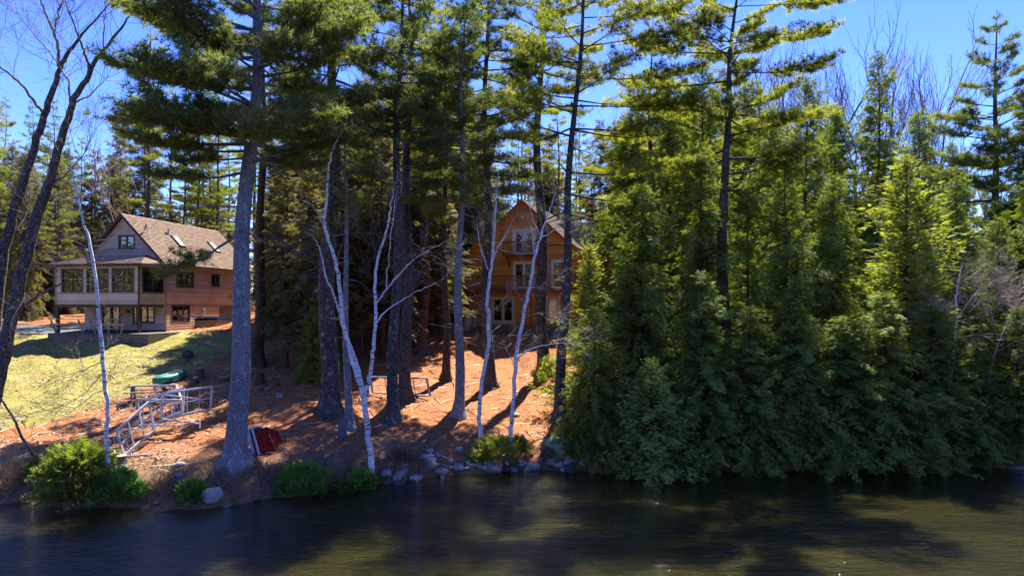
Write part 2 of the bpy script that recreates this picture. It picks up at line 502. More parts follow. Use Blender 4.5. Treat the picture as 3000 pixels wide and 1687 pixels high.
M['blue_board'] = plain('pale_blue_panel', (.42, .52, .60), .5, .12)
M['charcoal'] = plain('charcoal_slat', (.06, .065, .075), .7, .2)
M['cut_wood'] = plain('cut_wood', (.42, .30, .18), .85, .25, 8)
M['moss'] = plain('moss', (.07, .085, .03), .95, .4, 12)
def shingle_mat(name, a, b):
    k = NT(name); v = k.n('Attribute', attribute_name='var').outputs['Fac']
    col = k.ramp(k.math('ADD', k.math('MULTIPLY', v, .7), k.math('MULTIPLY', k.noise(k.coord(), .9, 5), .4)), [(.1, a), (.9, b)])
    return k.finish(col, .92, k.bump(k.noise(k.coord(), 60, 2), .3, .01), .15)
M['shingle'] = shingle_mat('brown_shingles', (.24, .165, .12), (.38, .27, .20))
M['shingle_grey'] = shingle_mat('weathered_shingles', (.14, .11, .085), (.30, .24, .18))
# ------------------------------------------------------------------ setting
def build_ground():
    xs = np.concatenate([[-900, -500, -300, -200, -140, -100, -80, -65, -52], np.arange(-46, 36.01, .3), [42, 50, 62, 80, 110, 160, 240, 400, 900]])
    ys = np.concatenate([[-900, -560, -400, -300, -260, -225, -200, -190, -182, -176, -165, -140, -100, -50, -20, 0, 10, 16], np.arange(20, 66, .3), [68, 71, 75, 80, 87, 95, 110, 130, 170, 240, 400, 900]])
    X, Y = np.meshgrid(xs, ys)
    Z = gz(X, Y)
    near = (np.abs(X + 5) < 42) & (Y > 22) & (Y < 66)
    rng = np.random.default_rng(3)
    Z = Z + np.where(near, rng.normal(size=Z.shape) * .018, 0)
    ny, nx = X.shape
    i = np.arange(ny - 1)[:, None] * nx + np.arange(nx - 1)[None, :]
    Q = np.stack([i, i + 1, i + 1 + nx, i + nx], -1).reshape(-1, 4)
    me = make_mesh('ground', np.stack([X, Y, Z], -1), Q, smooth=True)
    # lawn weight: left of a line running from the left bank up to the tan house
    lx = np.interp(Y, [20, 27, 31, 36, 41, 46, 52, 60], [-34, -26, -22, -19.7, -18.5, -18.7, -19.3, -20])
    lawn = np.clip(.5 + (lx - X) / 3.0, 0, 1) * np.clip((Y - 28.5) / 3, 0, 1) * np.clip((53 - Y) / 4, 0, 1) * np.clip((X + 52) / 8, 0, 1)
    wet = np.clip((.12 - Z) / .2, 0, 1)
    d = Y - shore_y(X); bank = np.clip((5.0 - d) / 3.0, 0, 1) * np.clip((-1 - X) / 3, .25, 1)
    for nm, arr in (('lawn', lawn), ('wet', wet), ('bank', bank)):
        a = me.attributes.new(nm, 'FLOAT', 'POINT'); a.data.foreach_set('value', arr.astype(np.float32).ravel())
    o = ob('ground', me, M['ground']); tag(o, 'needle-covered bank and faded lawn rising from the lake', None, kind='structure')
    return lawn
build_ground()

def build_water():
    xs = [-900, -300, -100, -50, 0, 50, 100, 300, 900]; ys = [-185, -150, -100, -30, 0, 15, 30, 45]
    X, Y = np.meshgrid(np.array(xs, float), np.array(ys, float))
    # the lake sheet ends a little inside the bank, under the ground
    Y = np.minimum(Y, np.interp(X, SX, SY) + 1.2) if False else Y
    ny, nx = X.shape
    i = np.arange(ny - 1)[:, None] * nx + np.arange(nx - 1)[None, :]
    Q = np.stack([i, i + 1, i + 1 + nx, i + nx], -1).reshape(-1, 4)
    o = ob('lake_water', make_mesh('lake_water', np.stack([X, Y, X * 0], -1), Q), M['water'])
    tag(o, 'dark rippled lake water with olive sunlit patches', None, kind='structure')
build_water()

def build_driveway():
    # asphalt strip sweeping in from the left behind the lawn and under the porch
    n = 40; V = []; 
    for i in range(n + 1):
        t = i / n; x = -60 + 33 * t
        yc = 54.2 - .8 * t
        for w in np.linspace(-2.9 * (1 - .25 * t ** 3), 3.2, 8):
            V.append((x, yc + w, gzf(x, yc + w) + .05))
    V = np.array(V); a = np.arange(n)[:, None] * 8 + np.arange(7)[None, :]
    Q = np.stack([a, a + 8, a + 9, a + 1], -1).reshape(-1, 4)
    o = ob('driveway', make_mesh('driveway', V, Q, smooth=True), M['asphalt'])
    tag(o, 'grey asphalt driveway leading to the tan house', None, kind='structure')
build_driveway()

def scatter(name, mat, n, xr, yr, keep, tmpl, size, up_mix, label, cat, seed, flat=True):
    r = np.random.default_rng(seed)
    x = r.uniform(*xr, n); y = r.uniform(*yr, n)
    k = keep(x, y, r); x, y = x[k], y[k]
    z = gz(x, y); m = len(x)
    L = Leaves(*tmpl)
    az = r.uniform(0, 2 * math.pi, m)
    if flat:
        d = np.stack([np.cos(az), np.sin(az), r.normal(size=m) * .15], -1); u = np.stack([r.normal(size=m) * .35, r.normal(size=m) * .35, np.ones(m)], -1)
        p = np.stack([x, y, z + .012 + r.uniform(0, .02, m)], -1)
    else:
        d = np.stack([np.cos(az) * .55, np.sin(az) * .55, up_mix * np.ones(m)], -1); u = np.stack([np.sin(az), -np.cos(az), r.normal(size=m)], -1)
        p = np.stack([x, y, z - .02], -1)
    L.add(p, d, u, r.uniform(size[0], size[1], m), r.uniform(0, 1, m))
    V, T, v = L.build()
    o = ob(name, make_mesh(name, V, None, T, v), mat)
    return tag(o, label, cat, kind='stuff')
LEAF_T = ([(-.5, 0, 0), (0, -.33, .08), (.5, 0, 0), (0, .33, .1)], [(0, 1, 2), (0, 2, 3)])
BLADE_T = ([(0, -.06, 0), (0, .06, 0), (1, 0, .0)], [(0, 1, 2)])
BENT_T = ([(0, -.03, 0), (0, .03, 0), (.55, .025, .05), (.55, -.025, .05), (1, 0, -.28)], [(0, 1, 2), (0, 2, 3), (3, 2, 4)])
def lawn_w(x, y):
    lx = np.interp(y, [20, 27, 31, 36, 41, 46, 52, 60], [-34, -26, -22, -19.7, -18.5, -18.7, -19.3, -20])
    return np.clip(.5 + (lx - x) / 3.0, 0, 1) * np.clip((y - 28.5) / 3, 0, 1) * np.clip((53 - y) / 4, 0, 1)
scatter('lawn_grass', M['lawn_blade'], 110000, (-36, -14), (28, 50), lambda x, y, r: (lawn_w(x, y) * r.uniform(.6, 1.4, len(x)) > r.uniform(0, 1, len(x))), BLADE_T, (.05, .12), .55, 'short faded grass covering the lawn below the tan house', 'grass', 11, flat=False)
scatter('fallen_leaves', M['litter'], 52000, (-36, 14), (27, 53), lambda x, y, r: r.uniform(0, 1, len(x)) < np.where(x < -13, .75, .30) * (.25 + .75 * (np.sin(x * .8 + 1.3 * np.sin(y * .5)) * np.sin(y * .9 + x * .2) > -.15)), LEAF_T, (.07, .16), 0, 'pale dry leaves strewn over the lawn and needle floor', 'leaves', 12)
scatter('dry_bank_grass', M['dry'], 80000, (-24, -2.5), (23.8, 29.5), lambda x, y, r: (y - shore_y(x) > .15) & (r.uniform(0, 1, len(x)) < np.clip(1.25 - (y - shore_y(x)) / 2.2, 0, 1) * (.2 + .8 * (np.sin(x * 1.9) * np.sin(y * 2.3 + x) > -.1))), BENT_T, (.16, .42), .75, 'straw-coloured dead grass hanging over the lake bank', 'dry grass', 13, flat=False)
scatter('bank_sticks', M['twig_pale'], 1500, (-24, 12), (24.5, 45), lambda x, y, r: y - shore_y(x) > .3, ([(-.5, -.016, 0), (-.5, .016, 0), (.5, .008, .03), (.5, -.008, .03), (0, .03, .035)], [(0, 1, 4), (1, 2, 4), (2, 3, 4), (3, 0, 4)]), (.35, 1.4), 0, 'thin fallen sticks littering the needle floor', 'sticks', 14)
scatter('needle_clumps', M['needles'], 45000, (-19, 13), (27, 52), lambda x, y, r: (y - shore_y(x) > .8) & (lawn_w(x, y) < .5), ([(-.5, -.03, 0), (.5, 0, .05), (-.5, .03, 0)], [(0, 1, 2)]), (.08, .22), 0, 'loose brown pine needles lying on the forest floor', 'pine needles', 15)
# ------------------------------------------------------------------ tree builders
def trunk_rings(path, r0, H, seed, sides=14, flare=.75, rmin=.02, power=.85, n=30):
    r = np.random.default_rng(seed)
    zp = path[:, 2]
    zs = np.concatenate([[-.35, 0, .12, .28, .5, .85], np.linspace(1.3, H, n)])
    P = np.stack([np.interp(zs, zp, path[:, 0]), np.interp(zs, zp, path[:, 1]), zs], -1)
    P[:, :2] += .35 * r0 * np.stack([np.sin(zs * .55 + seed), np.sin(zs * .42 + seed * 2.1)], -1) * np.clip(zs / 3, 0, 1)[:, None]
    rad = np.maximum(r0 * (1 - np.clip(zs / H, 0, 1)) ** power, rmin) * (1 + flare * np.exp(-np.clip(zs + .1, 0, None) / .38))
    an = np.arange(sides) * 2 * math.pi / sides
    lob = np.zeros(sides)
    for k in (3, 5): lob += r.uniform(.4, 1) * np.cos(k * an + r.uniform(0, 6))
    amp = .2 * np.exp(-np.clip(zs, 0, None) / .5)[:, None] * lob[None] + r.normal(size=(len(zs), sides)) * .022
    rr = rad[:, None] * (1 + amp)
    V = np.stack([P[:, 0:1] + rr * np.cos(an), P[:, 1:2] + rr * np.sin(an), np.repeat(zs[:, None], sides, 1)], -1)
    K = len(zs); i = np.arange(K - 1)[:, None] * sides; s = np.arange(sides)[None]; s2 = (s + 1) % sides
    Q = np.stack([i + s, i + s2, i + s2 + sides, i + s + sides], -1).reshape(-1, 4)
    f = lambda z: np.array([np.interp(z, zs, P[:, 0]), np.interp(z, zs, P[:, 1]), z])
    rf = lambda z: float(np.interp(z, zs, rad))
    return V.reshape(-1, 3), Q, f, rf

def join(parts):
    Vs, Qs, off = [], [], 0
    for V, Q in parts:
        Vs.append(V); Qs.append(Q + off); off += len(V)
    return np.concatenate(Vs), np.concatenate(Qs)

def limb_pts(p0, az, el, L, K, r, sag=.0, rise=.0, wob=.06):
    t = np.linspace(0, 1, K)
    h = np.array([math.cos(az), math.sin(az), 0])
    side = np.array([-math.sin(az), math.cos(az), 0])
    P = p0 + t[:, None] * L * math.cos(el) * h + np.array([0, 0, 1]) * (L * math.sin(el) * t - sag * L * t ** 2 + rise * L * t ** 3)[:, None]
    P = P + side * (np.cumsum(r.normal(size=K)) * wob * L / K ** .5 * t)[:, None] + np.array([0, 0, 1]) * (np.cumsum(r.normal(size=K)) * wob * .6 * L / K ** .5 * t)[:, None]
    return P

def pine_geo(seed, path, r0, H, zc0, Lmax, per_m=3.2, dens=1.0, zfull=99, explicit=(), dead_from=None, tuft=.31, shape=1.0, bare=.38, flare=1.05, sides=16, avoid=None):
    r = np.random.default_rng(seed)
    TV, TQ, pf, rf = trunk_rings(path, r0, H, seed, sides, flare)
    tb = Tubes(); lv = Leaves(*TUFT)
    limbs = [(z, az, L, el, True) for (z, az, L, el) in explicit]
    z = zc0; az = r.uniform(0, 6.28)
    while z < H - .3:
        f = (z - zc0) / (H - zc0)
        k = max(1, r.poisson(per_m * .5))
        for _ in range(k):
            az += 2.4 + r.normal() * .5
            L = Lmax * (.30 + .70 * r.uniform(.25, 1) ** .8) * max(.12, (1 - f ** 1.8)) * (min(1, .75 + .5 * f / .25) if shape else 1)
            if avoid is not None and avoid(z, az, r): continue
            limbs.append((z + r.uniform(-.15, .15), az, L, R(-6 + 34 * f + r.normal() * 7), True))
        z += .5 * r.uniform(.7, 1.3)
    if dead_from is not None:
        for _ in range(int((zc0 - dead_from) * 2.2)):
            limbs.append((r.uniform(dead_from, zc0 + 1), r.uniform(0, 6.28), r.uniform(.4, Lmax * .55), R(r.uniform(-15, 12)), False))
    for (z, az, L, el, leafy) in limbs:
        p0 = pf(z); rb = min(rf(z) * .42, .012 + .017 * L)
        P = limb_pts(p0, az, el, L, 7, r, sag=.10 if leafy else .06, rise=.20 if leafy else 0, wob=.07)
        tb.add(P, np.linspace(rb, .008, 7), 5)
        dd = dens * 1.35 if z < zfull else dens * .75
        if not leafy:
            for _ in range(int(L * 3)):
                t = r.uniform(.3, 1) * 6; i = min(int(t), 5); q = P[i] + (P[i + 1] - P[i]) * (t - i)
                Q = limb_pts(q, az + r.choice([-1, 1]) * r.uniform(.5, 1.1), el + r.normal() * .25, r.uniform(.2, .6), 3, r)
                tb.add(Q, [.007, .005, .003], 3)
            continue
        ns = max(4, int((L * 4.6 + 2) * dd))
        base_col = r.uniform(0, .45)
        for j in range(ns):
            t = bare + (1 - bare) * (j + r.uniform(0, 1)) / ns
            tt = t * 6; i = min(int(tt), 5); q = P[i] + (P[i + 1] - P[i]) * (tt - i)
            sgn = 1 if j % 2 else -1
            l2 = (.28 * L * (1.15 - t * .75) + .26) * r.uniform(.6, 1.25)
            a2 = az + sgn * R(r.uniform(28, 68)) * (1.1 - .35 * t)
            S = limb_pts(q, a2, el * .5 + R(r.uniform(-4, 16)), l2, 4, r, rise=.15)
            tb.add(S, [.010, .008, .006, .004], 3)
            m = max(2, int(l2 * 8.5 + 1))
            u = r.uniform(.15, 1.0, m); u[-1] = 1
            x = u * 3; ii = np.minimum(x.astype(int), 2)
            pp = S[ii] + (S[ii + 1] - S[ii]) * (x - ii)[:, None] + r.normal(size=(m, 3)) * [.05, .05, .035]
            tan = nrm(S[ii + 1] - S[ii])
            dv = tan + r.normal(size=(m, 3)) * .45 + np.array([0, 0, .38])
            lv.add(pp, dv, r.normal(size=(m, 3)) + np.array([0, 0, .6]), tuft * r.uniform(.7, 1.25, m), np.clip(base_col + r.uniform(0, .55, m), 0, 1))
    BV, BQ = join([(TV, TQ), tb.build()])
    return (BV, BQ), lv.build(), pf

def conifer_geo(seed, H, R0, z0, r0, dens=20, fd=7.5, fl=(.32, .62), tmpl=FROND, droop=.16, el=(-8, 30), taper=.8, dead=0, upright=0.0, gap=.35, sides=8, path=None, tip=0.12, lean=0.0, jit=1.0):
    """hemlock / spruce / cedar: boughs from near the ground to the tip"""
    r = np.random.default_rng(seed)
    if path is None:
        path = np.array([[0, 0, -.4], [lean * .4, 0, H * .5], [lean, 0, H]])
    TV, TQ, pf, rf = trunk_rings(path, r0, H, seed, sides, .4, n=16)
    tb = Tubes(); lv = Leaves(*tmpl)
    n = int((H - z0) * dens)
    ph = r.uniform(0, 6.28, 6)
    for b in range(n):
        f = ((b + r.uniform(0, 1)) / n) ** 1.12
        z = z0 + (H - z0) * f
        az = b * 2.399 + r.normal() * .6
        g = 1 - gap * (.5 + .3 * math.sin(2 * az + ph[0] + z * .9) * math.sin(3 * az + ph[1] - z * .6) + .3 * math.sin(az + ph[2] + z * 2.1) * math.sin(z * 1.3 + ph[3]))
        L = (R0 * (1 - f) ** taper * (r.uniform(.45, 1.2) if r.uniform() > .14 else r.uniform(1.2, 1.6)) * g + tip)
        e = R(el[0] + (el[1] - el[0]) * f ** 1.5 + r.normal() * 14)
        P = limb_pts(pf(z), az, e, L, 5, r, sag=droop * r.uniform(.5, 1.6), rise=.03, wob=.05)
        tb.add(P, np.linspace(min(.012 + .008 * L, .05), .004, 5), 3)
        if dead and r.uniform() < dead:
            for _ in range(int(L * 3.5)):
                t = r.uniform(.2, 1) * 4; i = min(int(t), 3); q = P[i] + (P[i + 1] - P[i]) * (t - i)
                tb.add(limb_pts(q, az + r.choice([-1, 1]) * r.uniform(.4, 1.2), e - .2, r.uniform(.2, .7), 3, r), [.006, .005, .003], 3)
            continue
        m = max(4, int(L * fd + 2))
        t = np.sort(r.uniform(.12, 1, m)) ** .62; t[-1] = 1
        x = t * 4; ii = np.minimum(x.astype(int), 3)
        pp = P[ii] + (P[ii + 1] - P[ii]) * (x - ii)[:, None] + r.normal(size=(m, 3)) * np.array([.09, .09, .10]) * jit
        sg = np.where(np.arange(m) % 2, 1, -1) * (t < .999)
        a2 = az + sg * np.radians(r.uniform(25, 78, m))
        dz = math.tan(e) * .5 - (droop * 1.5 + .28) * t + r.normal(size=m) * .3 + upright
        dv = np.stack([np.cos(a2), np.sin(a2), dz], -1)
        if upright > .3:
            up = np.stack([math.cos(az) + r.normal(size=m) * .5, math.sin(az) + r.normal(size=m) * .5, .5 * np.ones(m)], -1)
        else:
            up = np.stack([math.cos(az) * .9 + r.normal(size=m) * .6, math.sin(az) * .9 + r.normal(size=m) * .6, np.ones(m)], -1)
        s = r.uniform(fl[0], fl[1], m) * (1.1 - .35 * t) * (.55 + .45 * min(1, L / 1.2))
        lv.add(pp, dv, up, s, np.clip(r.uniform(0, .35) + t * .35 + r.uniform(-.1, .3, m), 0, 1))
    BV, BQ = join([(TV, TQ), tb.build()])
    return (BV, BQ), lv.build()

def rot_about(v, ax, a):
    return v * math.cos(a) + np.cross(ax, v) * math.sin(a) + ax * np.dot(ax, v) * (1 - math.cos(a))

def grow(T, r, p, d, L, rad, lev, up=.12, wob=.16, nch=(3, 5), ang=(22, 50), ratio=(.5, .78), sides=(6, 5, 4, 3, 3, 3), K=5, rmin=.0035, first=.3):
    if lev == 0: K = 3
    P = [p]; dd = d
    for i in range(K - 1):
        dd = dd + r.normal(size=3) * wob + np.array([0, 0, up]); dd = dd / np.linalg.norm(dd)
        P.append(P[-1] + dd * L / (K - 1))
    r1 = max(rmin, rad * .45)
    T.add(P, np.linspace(rad, r1, K), sides[min(len(sides) - 1, 5 - lev)] if lev <= 5 else 6)
    if lev <= 0: return
    n = r.integers(nch[0], nch[1] + 1)
    for j in range(n):
        t = (first + (1 - first) * (j + r.uniform(.2, 1)) / n) * (K - 1) if j < n - 1 else K - 1.001
        i = min(int(t), K - 2); q = P[i] + (P[i + 1] - P[i]) * (t - i)
        tan = nrm(P[i + 1] - P[i])
        ax = nrm(np.cross(tan, r.normal(size=3)))
        a = R(r.uniform(*ang)) * (.5 if j == n - 1 else 1)
        grow(T, r, q, rot_about(tan, ax, a), L * r.uniform(*ratio), max(rmin, rad * (.62 if j == n - 1 else .45)), lev - 1, up, wob, nch, ang, ratio, sides, K, rmin, first)

def twigs_along(T, r, pts, n, L, lev, rad=.012, up=.06, tmin=.25, ang=(30, 70)):
    pts = np.asarray(pts); K = len(pts)
    for _ in range(n):
        t = r.uniform(tmin, 1) * (K - 1) * .999; i = int(t); q = pts[i] + (pts[i + 1] - pts[i]) * (t - i)
        tan = nrm(pts[i + 1] - pts[i]); ax = nrm(np.cross(tan, r.normal(size=3)))
        grow(T, r, q, rot_about(tan, ax, R(r.uniform(*ang))), L * r.uniform(.5, 1.2), rad * r.uniform(.6, 1.2), lev, up)

def tube_mesh(name, T, smooth=True):
    V, Q = T.build(); return make_mesh(name, V, Q, smooth=smooth)

def place_tree(name, loc, geo, bark_m, leaf_m, label, cat, group=None, rz=0, sc=1.0):
    """geo: (trunk mesh, crown mesh)"""
    e = empty(name, loc, label, cat, group, rz)
    e.scale = (sc, sc, sc) if not isinstance(sc, tuple) else sc
    ob('trunk', geo[0], bark_m, e); ob('crown', geo[1], leaf_m, e)
    return e
def geo_meshes(g, nm):
    (BV, BQ), (LV, LT, lvv) = g[0], g[1]
    return make_mesh(nm + '_trunk', BV, BQ, smooth=True), make_mesh(nm + '_crown', LV, None, LT, lvv)

def px_path(base, pts, H, drift=0.0):
    """local trunk path through places of the photograph at the tree's own distance"""
    L = [(0, 0, -.4), (0, 0, 0)]
    for (px, py) in pts:
        q = at(px, py, base.y) - base; L.append((q.x, drift * q.z, q.z))
    L = [l for i, l in enumerate(L) if i < 2 or l[2] > .3]
    a, b = np.array(L[-2]), np.array(L[-1])
    if b[2] < H:
        s = (b - a) / max(.5, b[2] - a[2]); s = s * np.array([.6, .6, 1]); L.append(tuple(b + s * (H - b[2])))
    return np.array(L)

PINES = [
 # base px, trunk px points, r0, H, zc0, Lmax, per_m, dens, bark, foliage, label
 dict(b=(690, 1358), p=[(702, 1000), (722, 620), (742, 250), (752, 20)], r=.40, H=27, zc=11.6, L=4.9, per=4.2, dens=1.25, bark='bark_blue', leaf='pine',
      ex=[(16.6, R(185), 5.2, R(4)), (15.6, R(170), 5.6, R(2)), (14.4, R(195), 5.0, R(0)), (13.4, R(178), 5.4, R(-4)), (12.3, R(200), 4.2, R(-6)), (11.2, R(188), 3.3, R(-10)), (8.9, R(188), 3.3, R(-36)), (14.8, R(350), 3.4, R(5)), (13.2, R(10), 2.6, R(0)), (16.3, R(20), 3.4, R(8)), (17.5, R(230), 4.4, R(6)), (15, R(260), 3.2, R(4)), (12.8, R(250), 2.6, R(0))],
      label='tall blue-grey lichened pine with red panels leaning on its foot'),
 dict(b=(755, 1068), p=[(762, 800), (768, 450), (775, 60)], r=.33, H=29, zc=14.5, L=3.6, per=3, dens=1, bark='bark_brown', leaf='pine', label='slender brown pine with mossy foot behind the stump'),
 dict(b=(966, 1212), p=[(962, 1000), (968, 650), (975, 300), (985, 20)], r=.47, H=27, zc=12.5, L=4.3, per=3.6, dens=1, bark='bark', leaf='pine', label='thick-footed dark pine standing just behind the forked birch'),
 dict(b=(1023, 1252), p=[(1018, 1000), (1012, 700)], r=.185, H=15, zc=9.0, L=1.9, per=3, dens=.7, bark='bark_blue', leaf='pine', label='thin grey pine pressed close beside the forked birch'),
 dict(b=(1152, 1238), p=[(1156, 900), (1166, 500), (1172, 150)], r=.29, H=25, zc=11.0, L=3.4, per=3.4, dens=1, bark='bark', leaf='pine', label='grey-violet pine standing in front of its darker twin'),
 dict(b=(1187, 1170), p=[(1188, 900), (1196, 500), (1200, 150)], r=.33, H=26, zc=12.5, L=3.2, per=3, dens=.9, bark='bark', leaf='pine', label='dark pine half hidden behind a grey-violet trunk'),
 dict(b=(1232, 1036), p=[(1242, 850), (1246, 500), (1244, 100)], r=.36, H=28, zc=14, L=3.2, per=3, dens=.85, bark='bark_brown', leaf='pine_sun_tint', label='reddish pine with flared foot near the wooden stairs'),
 dict(b=(1308, 1112), p=[(1303, 850), (1304, 500), (1306, 200)], r=.235, H=23, zc=11.5, L=2.8, per=3, dens=.8, bark='bark_brown', leaf='pine', label='thin dark pine between the stairs and the smooth grey pine'),
 dict(b=(1345, 1220), p=[(1346, 900), (1350, 550), (1352, 270), (1362, 120)], r=.255, H=22, zc=9.4, L=3.0, per=3.6, dens=1, bark='bark_blue', leaf='pine', label='straight smooth grey pine left of the leaning birches'),
 dict(b=(1437, 1132), p=[(1428, 900), (1424, 500), (1425, 100)], r=.31, H=28, zc=11.5, L=3.7, per=3.3, dens=1, bark='bark', leaf='pine', label='dark pine rising behind the curved birch by the house'),
 dict(b=(1597, 1102), p=[(1588, 900), (1579, 500), (1578, 250), (1590, 10)], r=.40, H=29, zc=17.0, L=4.4, per=2.6, dens=.85, bark='bark', leaf='pine_sun_tint', dead=10.5, label='stout lichen-spotted pine directly in front of the orange house'),
 dict(b=(1640, 1228), p=[(1652, 900), (1668, 560), (1688, 260), (1708, 10)], r=.275, H=26, zc=14.0, L=5.0, per=2.6, dens=.9, bark='bark', leaf='pine_sun_tint', dead=8.5,
      ex=[(20.0, R(5), 5.5, R(5)), (18.6, R(-8), 6.0, R(4)), (17.0, R(6), 6.4, R(2)), (15.6, R(0), 5.6, R(0)), (14.4, R(12), 4.6, R(-3)), (12.3, R(-5), 4.4, R(-6)), (11.2, R(10), 3.9, R(-8)), (10.2, R(0), 3.0, R(-10)), (17.8, R(170), 3.0, R(4)), (16.0, R(190), 2.6, R(2))],
      label='leaning pine with long level limbs right of the orange house'),
]
def build_pines():
    for i, t in enumerate(PINES):
        base = on_ground(*t['b'])
        path = px_path(base, t['p'], t['H'])
        zfull = CAM_H + (HORIZON + 60) / FPX * base.y - base.z
        g = pine_geo(100 + i, path, t['r'], t['H'], t['zc'], t['L'] * 1.08, t['per'] * 1.25, t['dens'], zfull, t.get('ex', ()), t.get('dead', t['zc'] * .45))
        me = geo_meshes(g, 'pine')
        place_tree('pine_tree', base, me, M[t['bark']], M[t['leaf']], t['label'], 'pine tree', 'tall pines on the needle bank')
build_pines()

def pine_at(px, Y, top_py, r0, crown, Lmax, seed, leaf, label, pts=(), per=3, dens=1.0, bark='bark', dead=None, ex=()):
    X = (px - 1500) / FPX * Y; base = Vector((X, Y, gzf(X, Y)))
    H = at(px, top_py, Y).z - base.z
    path = px_path(base, pts, H) if pts else np.array([[0, 0, -.4], [0, 0, H * .5], [.1, 0, H]])
    g = pine_geo(seed, path, r0, H, H * crown, Lmax, per, dens, 99, ex, dead)
    return place_tree('pine_tree', base, geo_meshes(g, 'pine'), M[bark], M[leaf], label, 'pine tree', 'tall pines in the right-hand thicket')
pine_at(2118, 36, -180, .36, .50, 4.8, 201, 'pine_sun_tint', 'large pine with broad bright plates rising out of the hemlock thicket', [(2120, 700), (2122, 450), (2140, 200), (2162, 10)], 3.6, 1.35, dead=8,
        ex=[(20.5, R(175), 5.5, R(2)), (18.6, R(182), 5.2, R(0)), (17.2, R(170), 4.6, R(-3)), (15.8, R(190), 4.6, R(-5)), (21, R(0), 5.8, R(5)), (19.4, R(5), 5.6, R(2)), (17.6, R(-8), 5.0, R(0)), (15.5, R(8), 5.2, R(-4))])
pine_at(1905, 47, 40, .3, .45, 4.6, 203, 'pine_sun_tint', 'bright yellow-green pine behind the long level limbs', (), 3.4, 1.1, dead=7)
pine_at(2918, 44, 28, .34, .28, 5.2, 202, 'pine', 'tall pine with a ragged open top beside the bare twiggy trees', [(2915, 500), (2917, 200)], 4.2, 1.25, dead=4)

# ---- hemlock / cedar kinds, shared by many trees
KIND_H = {}
def kind_meshes(nm, **kw):
    k = geo_meshes(conifer_geo(**kw), nm); KIND_H[k[1].name] = kw['H']; return k
HEM = [kind_meshes('hemlock', fl=(.2, .4), seed=11, H=13, R0=4.6, z0=.35, r0=.16, dens=32, fd=17, droop=.16, taper=.5, gap=.7, el=(-4, 42)),
       kind_meshes('hemlock', fl=(.2, .38), seed=12, H=13, R0=4.2, z0=.12, r0=.15, dens=34, fd=17, droop=.2, taper=.5, gap=.7, el=(-20, 38)),
       kind_meshes('hemlock', fl=(.2, .4), seed=13, H=16, R0=4.6, z0=2.2, r0=.2, dens=28, fd=15, droop=.10, taper=.55, gap=.7, el=(-6, 45))]
CED = [kind_meshes('cedar', seed=21, H=10, R0=2.3, z0=.2, r0=.12, dens=34, fd=14, fl=(.2, .36), tmpl=CEDAR, droop=.04, el=(5, 50), upright=.35, taper=.72, gap=.25),
       kind_meshes('cedar', seed=22, H=5, R0=1.9, z0=.05, r0=.09, dens=58, fd=17, fl=(.17, .32), tmpl=CEDAR, droop=.10, el=(-4, 55), upright=.2, taper=.62, gap=.3)]
SPR = [kind_meshes('spruce', seed=31, H=18, R0=3.4, z0=3.0, r0=.17, dens=26, fd=10, dead=.28, taper=.6, droop=.12, gap=.5),
       kind_meshes('spruce', seed=32, H=20, R0=3.2, z0=6.0, r0=.16, dens=26, fd=10, dead=.25, droop=.14, gap=.5, taper=.5)]

def conifer(kind, name, px, Y, top_py, width, leaf, label, cat, group, seed=0, bark='bark_brown', dx=0):
    X = (px - 1500) / FPX * Y + dx; z = gzf(X, Y)
    if z < 0: z = -.05
    base = Vector((X, Y, z))
    H0 = KIND_H[kind[1].name]
    s = (at(px, top_py, Y).z - z) / H0
    sx = width if width else 1.0
    e = empty(name, base, label, cat, group, seed * 1.37)
    e.scale = (s * sx, s * sx, s)
    ob('trunk', kind[0], M[bark], e)
    c = ob('crown', kind[1], None, e)
    if len(kind[1].materials) == 0: kind[1].materials.append(M[leaf])
    if kind[1].materials[0] != M[leaf]:
        c.material_slots[0].link = 'OBJECT'; c.material_slots[0].material = M[leaf]
    return e

ORD = ['first', 'second', 'third', 'fourth', 'fifth', 'sixth', 'seventh', 'eighth', 'ninth', 'tenth', 'eleventh', 'twelfth']
TH = 'evergreens crowding the right-hand shore'
# front row, boughs hanging over the water
conifer(CED[1], 'cedar_tree', 1905, 28.9, 1065, 1.25, 'pale_cedar', 'bushy pale green cedar bulging over the water beside the dark hemlocks', 'cedar tree', TH, 1)
conifer(HEM[1], 'hemlock_tree', 1740, 30.8, 900, 1.2, 'hemlock', 'low dark hemlock spreading over the mossy boulder', 'hemlock tree', TH, 2)
conifer(HEM[1], 'hemlock_tree', 2060, 30.4, 800, 1.2, 'hemlock', 'blue-green hemlock drooping to the lake next to the bulging cedar', 'hemlock tree', TH, 3)
for i, (px, Y, top, w) in enumerate([(2200, 30.4, 900, 1.3), (2330, 30.9, 820, 1.25), (2470, 30.7, 930, 1.5), (2590, 31.0, 860, 1.35), (2730, 31.2, 900, 1.4), (2860, 31.4, 1000, 1.5), (2980, 31.8, 900, 1.3), (3110, 32.2, 850, 1.2), (3260, 32.6, 820, 1.3), (3420, 33, 880, 1.3), (3600, 33.5, 800, 1.3)]):
    conifer(HEM[1], 'hemlock_tree', px, Y - .35, top, w, 'hemlock', f'{ORD[i]} low hemlock along the water counting from the bulging pale cedar', 'hemlock tree', 'low hemlocks along the water', 4 + i)
